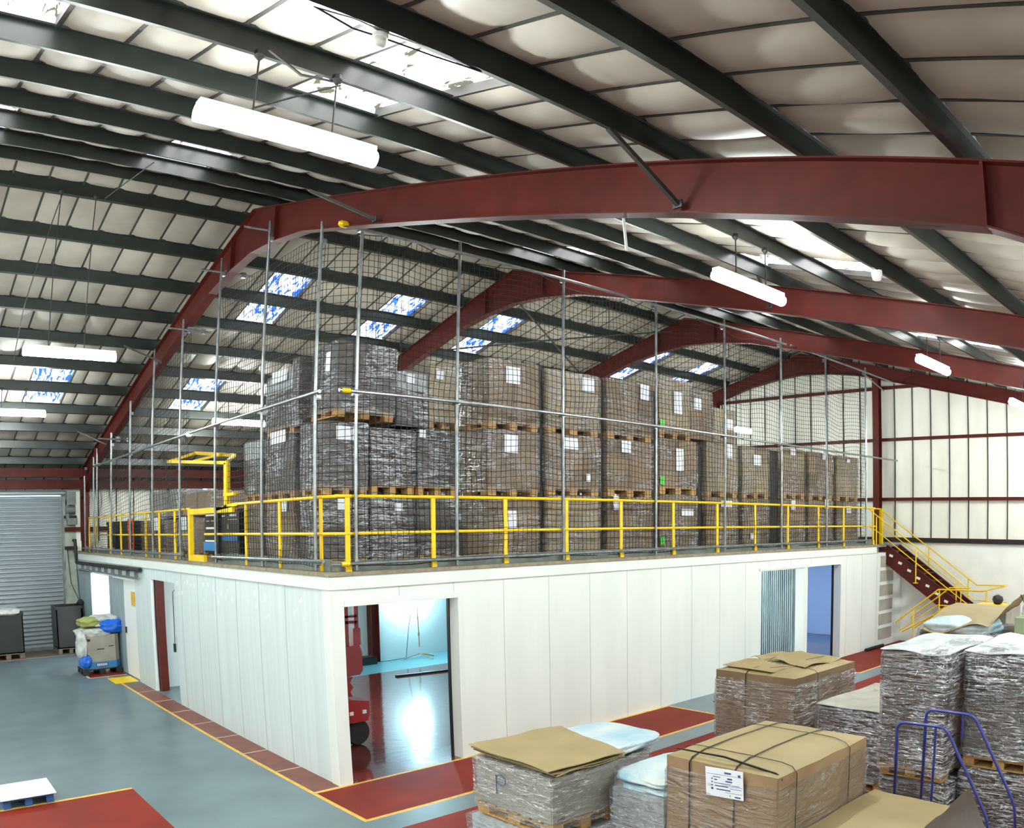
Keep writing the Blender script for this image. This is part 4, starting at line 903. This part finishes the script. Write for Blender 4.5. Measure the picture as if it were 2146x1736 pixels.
bag(5.9, 7.0, 4.8, 5.6, .99, 1.12, 'bag_film', 8, lab='flat white plastic sack lying on the bluish wrapped load', puff=.04)
bag(5.9, 6.8, 4.8, 5.5, .93, 1.02, 'bag_film', 12, lab='crumpled film under the sack on the bluish wrapped load', puff=.05, cat='film')
# flat cardboard by the trolleys, with a raised dark flap
t = thing('cardboard_pile', (7.3, 3.0, .0), 'flat cardboard pile with one flap bent up, beside the large carton', 'cardboard')
mb = MB(); mb.box(6.4, 7.35, 2.4, 3.42, 0, .84); mb.build('pile', 'card', t)
paper_sheet('sheet', [(5.6, 2.2, .88), (7.5, 2.5, .88), (7.6, 3.46, .88), (5.6, 3.47, .90)], .01, 'card_tan', None, None, seed=51, bend=.03, parent=t)
paper_sheet('raised_flap', [(5.4, 2.25, 1.2), (6.3, 2.3, 1.2), (6.3, 2.03, 1.50), (5.75, 1.70, 1.38)], .01, 'card_dark', None, None, seed=52, bend=.03, parent=t)
# trolleys with blue tube handles
def trolley(X, pts, mids, lab):
    t = thing('trolley', (X + .4, pts[0][0] - .35, 0), lab, 'trolley', None)
    def sm(P):
        out = []
        for i in range(len(P)):
            a, b, c = Vector(P[max(i - 1, 0)]), Vector(P[i]), Vector(P[min(i + 1, len(P) - 1)])
            if i in (0, len(P) - 1): out.append(b); continue
            d1 = min(.09, (a - b).length * .45); d2 = min(.09, (c - b).length * .45)
            p0 = b + (a - b).normalized() * d1; p2 = b + (c - b).normalized() * d2
            for k in range(5): s = k / 4; out.append(p0 * (1 - s) ** 2 + b * 2 * s * (1 - s) + p2 * s * s)
        return out
    mb = MB(); mb.smooth = True; mb.tube(sm([(X, y, z) for y, z in pts]), .017, 10); mb.build('handle', 'blue_steel', t, fix=False)
    for (y, za, zb) in mids:
        mb = MB(); mb.tube([(X, y, za), (X, y, zb)], .014, 8); mb.build('upright', 'blue_steel', t)
    y0, y1 = pts[-1][0], pts[0][0]
    b = pts[0][1] - .04; xa = X - .5 if X < 8 else X - .3
    mb = MB(); mb.box(xa, xa + .5, y0, y1, b, b + .04); mb.build('platform', 'wood', t)
    for yy in (y0 + .1, y1 - .1):
        for xx in (xa + .09, xa + .41):
            mb = MB(); mb.lathe([(.02, -.02), (.08, -.02), (.08, .02), (.02, .02)], (xx, yy, .08), 12, 'y'); mb.build('wheel', 'dark_rubber', t)
    return t
trolley(7.95, [(3.38, .2), (3.40, 1.53), (2.86, 1.54), (2.35, .65), (2.28, .2)], [(2.97, .2, 1.52)], 'nearer blue tube trolley handle in front of the grey stacks')
trolley(8.3, [(3.22, .26), (3.22, 1.62), (2.68, 1.62), (2.17, .72), (2.12, .26)], [(2.80, 1.34, 1.60)], 'farther blue tube trolley handle in front of the grey stacks')
# far pile with cardboard cap
t = load(14.6, 16.3, 4.3, 5.9, 0, 1.62, 'wrapped pile with a bent cardboard cap beyond the tall grey loads', card='card_dark', film='film', n=(1, 1, 1), group=None, seed=61)
mb = MB(); mb.smooth = True
def cap(u, v):
    x = 14.45 + 1.9 * v; y = 5.75 - 1.5 * u
    z = 1.98 - .02 * u + (.30 * (u - .86) / .14 if u > .86 else 0) - (1 - v) ** 2 * (.33 + .10 * sin(u * 7)) * (1 - .4 * u) + .02 * noise.noise(Vector((u * 5, v * 5, 2)))
    return (x, y, z)
mb.grid(cap, 30, 20); o = mb.build('cardboard_cap', 'card_tan', t, fix=False)
bag(14.5, 15.8, 4.5, 5.8, 1.5, 1.85, 'bag_film', 17, nm='film_bulge', parent=t)
mb = MB(); mb.smooth = True; mb.lathe([(.01, -.1), (.08, -.075), (.12, 0), (.1, .07), (.02, .11)], (17.0, 5.08, 2.02), 14)
tag(mb.build('black_ball', 'dark_rubber'), 'round black object on top of the far cardboard cap', 'ball')
mb = MB(); mb.box(16.5, 17.6, 4.75, 5.5, 0, 1.9); tag(mb.build('crate', 'grey_card'), 'grey crate under the round black object', 'crate')
mb = MB(); mb.box(16.8, 17.2, 4.9, 5.5, 1.905, 1.93); tag(mb.build('yellow_folder', 'yellow'), 'small yellow sheet under the round black object', 'sheet')
for k, (x, y0, y1, z0, z1, m, lb) in enumerate(((15.0, 3.2, 4.15, 1.62, 1.9, 'green_card', 'green-grey box on the pile at the right edge'), (14.8, 3.3, 4.2, 1.3, 1.6, 'grey_card', 'grey box under the green one at the right edge'), (14.7, 3.1, 4.25, 0, 1.28, 'card_dark', 'brown crate at the base of the right edge pile'))):
    mb = MB(); mb.box(x, x + 1.1, y0, y1, z0, z1); tag(mb.build('crate', m), lb, 'box')
mb = MB(); mb.smooth = True; mb.grid(lambda u, v: (15.4, 3.3 + .85 * u, 1.92 + .42 * v * sin(pi * u) ** .5 + .0), 20, 6); tag(mb.build('white_bag', 'bag_white', fix=False), 'pale bag with dark drawstrings above the green box', 'bag')
for k in range(2):
    mb = MB(); mb.tube([(15.35, 4.15 - k * .5, 2.3), (15.35, 4.05 - k * .35, 2.1), (15.35, 3.95 - k * .25, 1.96)], .008, 5); tag(mb.build('drawstring', 'cord'), 'dark drawstring on the pale bag, %s' % ('left', 'right')[k], 'string')

# ------------------------------------------------------------ left foreground and back corner
load(1.02, 1.74, 11.9, 12.62, 0, .13, 'blue pallet with a white board on top at the lower left', card='white_plastic' if False else 'film_white', film=None, n=(1, 1, 1), pal='blue_dark', ph=.115, group=None)
mb = MB(); mb.box(1.0, 1.76, 11.84, 12.62, .135, .15); tag(mb.build('white_board', 'white_plastic'), 'white board lying on the blue pallet at the lower left', 'board')
def tallbin(x0, x1, y0, y1, z1, lab, pal):
    t = thing('pallet_box', ((x0 + x1) / 2, (y0 + y1) / 2, 0), lab, 'box')
    mb = MB()
    mb.box(x0, x1, y0, y0 + .03, .16, z1); mb.box(x0, x1, y1 - .03, y1, .16, z1); mb.box(x0, x0 + .03, y0, y1, .16, z1); mb.box(x1 - .03, x1, y0, y1, .16, z1); mb.box(x0, x1, y0, y1, .16, .19)
    mb.box(x0 - .02, x1 + .02, y0 - .02, y0, z1 - .08, z1)
    mb.build('box_body', 'black_plastic', t)
    link('pallet', PAL[pal], t, (0, 0, 0), (x1 - x0, y1 - y0, .155)); return t
tallbin(2.45, 3.41, 26.2, 27.1, 1.32, 'tall black box on a grey pallet before the shutter', 'wood_grey')
tallbin(4.42, 5.2, 26.3, 27.2, 1.38, 'tall black box at the right edge of the shutter', 'wood_grey')
bag(2.5, 3.35, 26.1, 27.0, 1.22, 1.46, 'bag_white', 5, lab='white sheeting stuffed in the left tall black box')
t = thing('pallet_box', (4.77, 22.3, 0), 'grey octagonal pallet box overflowing with plastic, with a blue band', 'box')
link('pallet', PAL['black_plastic'], t, (0, 0, 0), (1.0, .8, .15))
x0, x1, y0, y1 = 4.3, 5.26, 21.95, 22.75
pl = [(x0 + .12, y0), (x1 - .12, y0), (x1, y0 + .12), (x1, y1 - .12), (x1 - .12, y1), (x0 + .12, y1), (x0, y1 - .12), (x0, y0 + .12)]
mb = MB(); mb.prism(pl, .15, .98, 'z'); mb.build('box_body', 'grey_card', t)
mb = MB(); mb.prism([(a + (a - 4.78) * .02, b + (b - 22.35) * .02) for a, b in pl], .16, .32, 'z'); mb.build('blue_band', 'blue_paint', t)
mb = MB(); mb.box(4.62, 4.92, y0 - .015, y0 - .011, .2, .29); mb.build('band_label', 'ink', t)
mb = MB()
for k in range(6): mb.box(4.64 + k * .045, 4.67 + k * .045, y0 - .018, y0 - .0155, .215, .275)
mb.build('label_print', 'paper', t)
for (a, b, c, d) in ((4.66, 4.85, .62, .645), (4.97, 5.1, .68, .70), (4.42, 4.5, .84, .9)):
    mb = MB(); mb.box(a, b, y0 - .006, y0 - .002, c, d); mb.build('printed_mark', 'black_plastic', t)
bag(4.2, 5.0, 21.9, 22.7, .9, 1.16, 'bag_white', 21, lab='crumpled clear plastic spilling from the grey pallet box', puff=.1)
bag(4.15, 4.42, 21.85, 22.2, .45, 1.1, 'bag_white', 23, lab='clear plastic hanging over the left side of the grey pallet box', puff=.12)
bag(4.28, 4.85, 22.0, 22.5, 1.16, 1.42, 'bag_yellow', 25, lab='yellowish green plastic on top of the pile in the grey pallet box', puff=.12)
bag(4.6, 5.3, 22.0, 22.8, 1.12, 1.46, 'bag_white', 26, lab='pale plastic at the back of the pile in the grey pallet box', puff=.1)
bag(4.78, 5.38, 21.85, 22.5, 1.0, 1.36, 'bag_blue', 27, lab='bright blue plastic bag on the grey pallet box', puff=.1)
bag(4.22, 4.48, 21.8, 22.1, .2, .5, 'bag_blue', 28, lab='scrap of blue plastic at the left foot of the grey pallet box', puff=.1)

# ------------------------------------------------------------ stair at the gable
t = thing('stair', (22.9, 9.2, 0), 'red steel stair with yellow handrails going down beside the gable wall', 'stair')
def stringer(x):
    mb = MB(); mb.prism([(10.42, 2.93), (10.05, 2.93), (7.72, 1.30), (7.72, 1.10), (8.1, 1.02), (10.42, 2.62)], x - .01, x + .01, 'x'); mb.prism([(10.05, 2.93), (7.72, 1.30), (7.72, 1.28), (10.05, 2.91)], x - .035, x + .035, 'x'); mb.prism([(10.42, 2.62), (8.1, 1.02), (8.1, 1.0), (10.42, 2.60)], x - .035, x + .035, 'x'); mb.build('stringer', 'red_steel', t)
stringer(22.45); stringer(23.35)
for k in range(8):
    y = 10.1 - 2.3 * (k + .6) / 8; z = 2.9 - 1.65 * (k + .6) / 8
    mb = MB(); mb.box(22.46, 23.34, y - .13, y + .10, z - .04, z - .01); mb.build('tread', 'red_steel', t)
    mb = MB(); mb.obox((22.437, y + .02, z - .15), .006, .12, .07, Matrix.Rotation(radians(20), 3, 'X')); mb.build('stringer_slot', 'masonry', t)
mb = MB(); mb.box(21.75, 23.55, 10.1, 11.2, 2.88, 2.93); mb.build('landing', 'galv_dull', t)
mb = MB(); mb.box(21.2, 23.5, 6.5, 7.75, .83, .90)
for (a, b) in ((21.25, 6.55), (21.25, 7.65), (23.4, 6.55), (23.4, 7.65)): mb.box(a, a + .07, b, b + .07, 0, .83)
mb.build('lower_landing', 'red_steel', t)
def rail3(pts, r=.019, nm='handrail'):
    mb = MB(); mb.tube(pts, r, 8); mb.build(nm, 'yellow', t)
rail3([(23.4, 10.75, 4.0), (23.4, 10.39, 3.72), (23.4, 7.64, 1.82), (23.4, 6.73, 1.84)]); rail3([(23.4, 10.75, 3.5), (23.4, 10.39, 3.27), (23.4, 7.7, 1.38), (23.4, 6.73, 1.36)], .015, 'knee_rail')
rail3([(22.45, 10.69, 3.99), (22.45, 10.28, 3.68), (22.45, 7.65, 1.82)]); rail3([(22.45, 10.68, 3.47), (22.45, 10.43, 3.34), (22.45, 8.22, 1.77), (22.45, 7.6, 1.35)], .015, 'knee_rail')
rail3([(22.45, 10.69, 3.99), (23.4, 10.75, 4.0)])
for (x, y, z0, z1) in ((22.42, 10.42, 2.72, 3.75), (22.42, 9.16, 1.86, 2.86), (22.45, 7.93, .9, 1.95), (23.4, 9.15, 2.2, 2.85), (23.4, 7.9, .9, 2.0)):
    mb = MB(); mb.tube([(x, y, z0), (x, y, z1)], .019, 8); mb.lathe([(.075, 0), (.075, .02)], (x, y, z0), 10); mb.build('post', 'yellow', t)
mb = MB(); mb.box(23.36, 23.44, 10.66, 10.82, 2.93, 4.02); mb.build('gate_post', 'yellow', t)
rail3([(21.3, 6.77, 1.83), (21.3, 8.03, 1.81), (21.3, 9.27, .85), (21.3, 9.08, .60), (21.3, 8.16, 1.12)], .022)
rail3([(21.3, 6.77, 1.83), (21.3, 6.21, 1.97), (23.4, 6.73, 1.84)], .017)
rail3([(21.3, 8.05, 1.39), (21.3, 6.7, 1.40)], .016, 'knee_rail'); rail3([(21.3, 8.05, 1.39), (21.3, 9.15, .62)], .014, 'knee_rail')
rail3([(21.9, 7.34, 1.84), (21.9, 7.92, 1.82), (21.9, 9.09, .93), (21.9, 8.95, .65), (21.9, 8.0, 1.32)], .02)
for (x, y, z0, z1) in ((21.3, 8.0, .9, 1.81), (21.3, 6.68, .9, 1.85), (21.9, 7.6, .9, 1.84), (21.3, 8.75, .15, 1.22)):
    mb = MB(); mb.tube([(x, y, z0), (x, y, z1)], .017, 8); mb.build('post', 'yellow', t)
for x in (21.35, 21.95):
    mb = MB(); mb.prism([(7.7, .88), (8.9, .0), (9.2, 0), (7.7, 1.05 - .1)], x - .01, x + .01, 'x'); mb.build('stringer', 'red_steel', t)
for k in range(4):
    mb = MB(); mb.box(21.36, 21.94, 7.8 + .27 * k, 8.03 + .27 * k, .66 - .2 * k, .69 - .2 * k); mb.build('tread', 'red_steel', t)
# pale block steps painted on the wall panel under the stair
mb = MB()
for k in range(6): mb.box(21.98 + .02 * k, 22.9 + .02 * k, MY - .012, MY, .2 + .42 * k, .52 + .42 * k)
tag(mb.build('wall_plates', 'grey_card'), 'column of dull grey plates on the white wall under the stair top', 'plates')
mb = MB(); mb.tube([(20.95, 10.0, .05), (22.1, 10.0, .05)], .045, 8); tag(mb.build('loose_tube', 'dark_rubber'), 'dark tube lying on the floor at the wall foot near the stair', 'tube')
mb = MB(); mb.tube([(13.2, 9.6, .01), (13.35, 9.55, .02), (13.4, 9.45, .01)], .012, 6); tag(mb.build('floor_scrap', 'cord'), 'small dark scrap on the grey floor by the long white wall', 'scrap')
# sprinkler style foam blobs / stains on the short wall
mb = MB(); mb.smooth = True; rr = random.Random(3)
for k in range(46):
    y = rr.uniform(10.9, 17.0); z = 2.58 - rr.random() ** 2 * .35 - (17 - y) * .01; s = rr.uniform(.012, .04)
    mb.add([(MX - .003 - (.006 if a == 0 else 0), y + s * cos(a) * (a > 0), z + s * 1.4 * sin(a) * (a > 0)) for a in [0] + [2 * pi * i / 7 + .01 for i in range(7)]], [(0, 1 + i, 1 + (i + 1) % 7) for i in range(7)])
tag(mb.build('foam_marks', 'white_plastic', fix=False), 'white foam splashes along the top of the short white wall', 'stain', kind='stuff')

# ------------------------------------------------------------ inside the big opening
t = thing('work_light', (12.4, 18.7, 0), 'tripod work light glaring in the room behind the big opening', 'lamp')
mb = MB(); mb.tube([(12.39, 18.7, .3), (12.34, 18.7, 1.68)], [.018, .011], 8); mb.lathe([(.03, 0), (.03, .08)], (12.38, 18.7, .6), 8); mb.lathe([(.025, 0), (.025, .06)], (12.36, 18.7, 1.05), 8); mb.build('pole', 'card_pale', t)
for (dx, dy) in ((.42, -.05), (-.5, .0), (.1, -.5)):
    mb = MB(); mb.tube([(12.39, 18.7, .12), (12.39 + dx, 18.7 + dy, .02)], .016, 6); mb.build('leg', 'card_pale', t)
mb = MB(); mb.box(12.1, 12.55, 18.66, 18.72, 1.68, 1.92); mb.build('lamp_housing', 'black_plastic', t)
mb = MB(); mb.box(12.12, 12.53, 18.722, 18.74, 1.69, 1.91); mb.build('lamp_glass', 'work_light', t)
mb = MB(); mb.box(12.12, 12.53, 18.645, 18.655, 1.70, 1.9); mb.build('lamp_front', 'work_light', t)
mb = MB(); mb.tube([(12.34, 18.72, 1.4), (12.2, 18.75, 1.38), (12.12, 18.8, .8), (12.05, 18.85, .02), (11.6, 18.8, .012), (11.1, 18.85, .012)], .008, 6); mb.build('flex', 'wire', t)
batten_light(6.0, 14.5, 2.71, (), 'fluorescent light under the deck inside the big room', 2.7)
batten_light(19.5, 13.0, 2.71, (), 'bluish light inside the small store room', 2.8, 'store_light')
batten_light(15.7, 12.9, 2.71, (), 'added fill light beyond the second opening of the long white wall', 2.8)  # unseen tube added to brighten the ribbed sheeting
batten_light(5.95, 21.0, 2.71, (), 'fluorescent light behind the left sliding door', 2.8)
# red lift truck just inside the opening
t = thing('lift_truck', (6.2, 12.1, 0), 'red lift truck standing just inside the big opening', 'truck')
mb = MB(); mb.prism([(5.5, .42), (6.72, .42), (6.76, .52), (6.76, .74), (6.45, .80), (5.5, .80)], 11.75, 12.7, 'y'); mb.build('chassis', 'forklift_red', t)
mb = MB(); mb.prism([(5.5, .15), (6.35, .15), (6.4, .42), (5.5, .42)], 11.85, 12.6, 'y'); mb.build('underbody', 'forklift_red', t)
mb = MB(); mb.prism([(5.5, .80), (6.60, .80), (6.56, .88), (6.62, .95), (6.56, 1.03), (6.62, 1.12), (5.5, 1.12)], 12.0, 12.6, 'y'); mb.build('scissor_stack', 'forklift_red', t)
mb = MB(); mb.prism([(5.5, 1.13), (6.78, 1.13), (6.84, 1.2), (6.84, 1.50), (6.80, 1.62), (5.5, 1.62)], 12.05, 12.65, 'y')
for x in (6.55, 6.74): mb.box(x, x + .08, 12.1, 12.16, 1.62, 2.7)
mb.box(5.6, 6.8, 12.1, 12.14, 1.98, 2.03); mb.box(5.6, 6.8, 12.1, 12.14, 2.08, 2.12); mb.bar((6.5, 12.12, 2.6), (6.8, 12.12, 2.32), .05); mb.box(6.70, 6.84, 12.08, 12.18, 1.62, 1.9); mb.build('platform_cage', 'forklift_red', t)
mb = MB(); mb.smooth = False; mb.lathe([(.1, -.09), (.2, -.09), (.22, -.05), (.22, .05), (.2, .09), (.1, .09)], (6.60, 11.95, .22), 22, 'y'); mb.build('wheel', 'dark_rubber', t)
for x in (6.42, 6.66):
    mb = MB(); mb.box(x - .035, x + .035, 11.74, 11.75, .55, .61); mb.build('lamp', 'white_plastic', t)
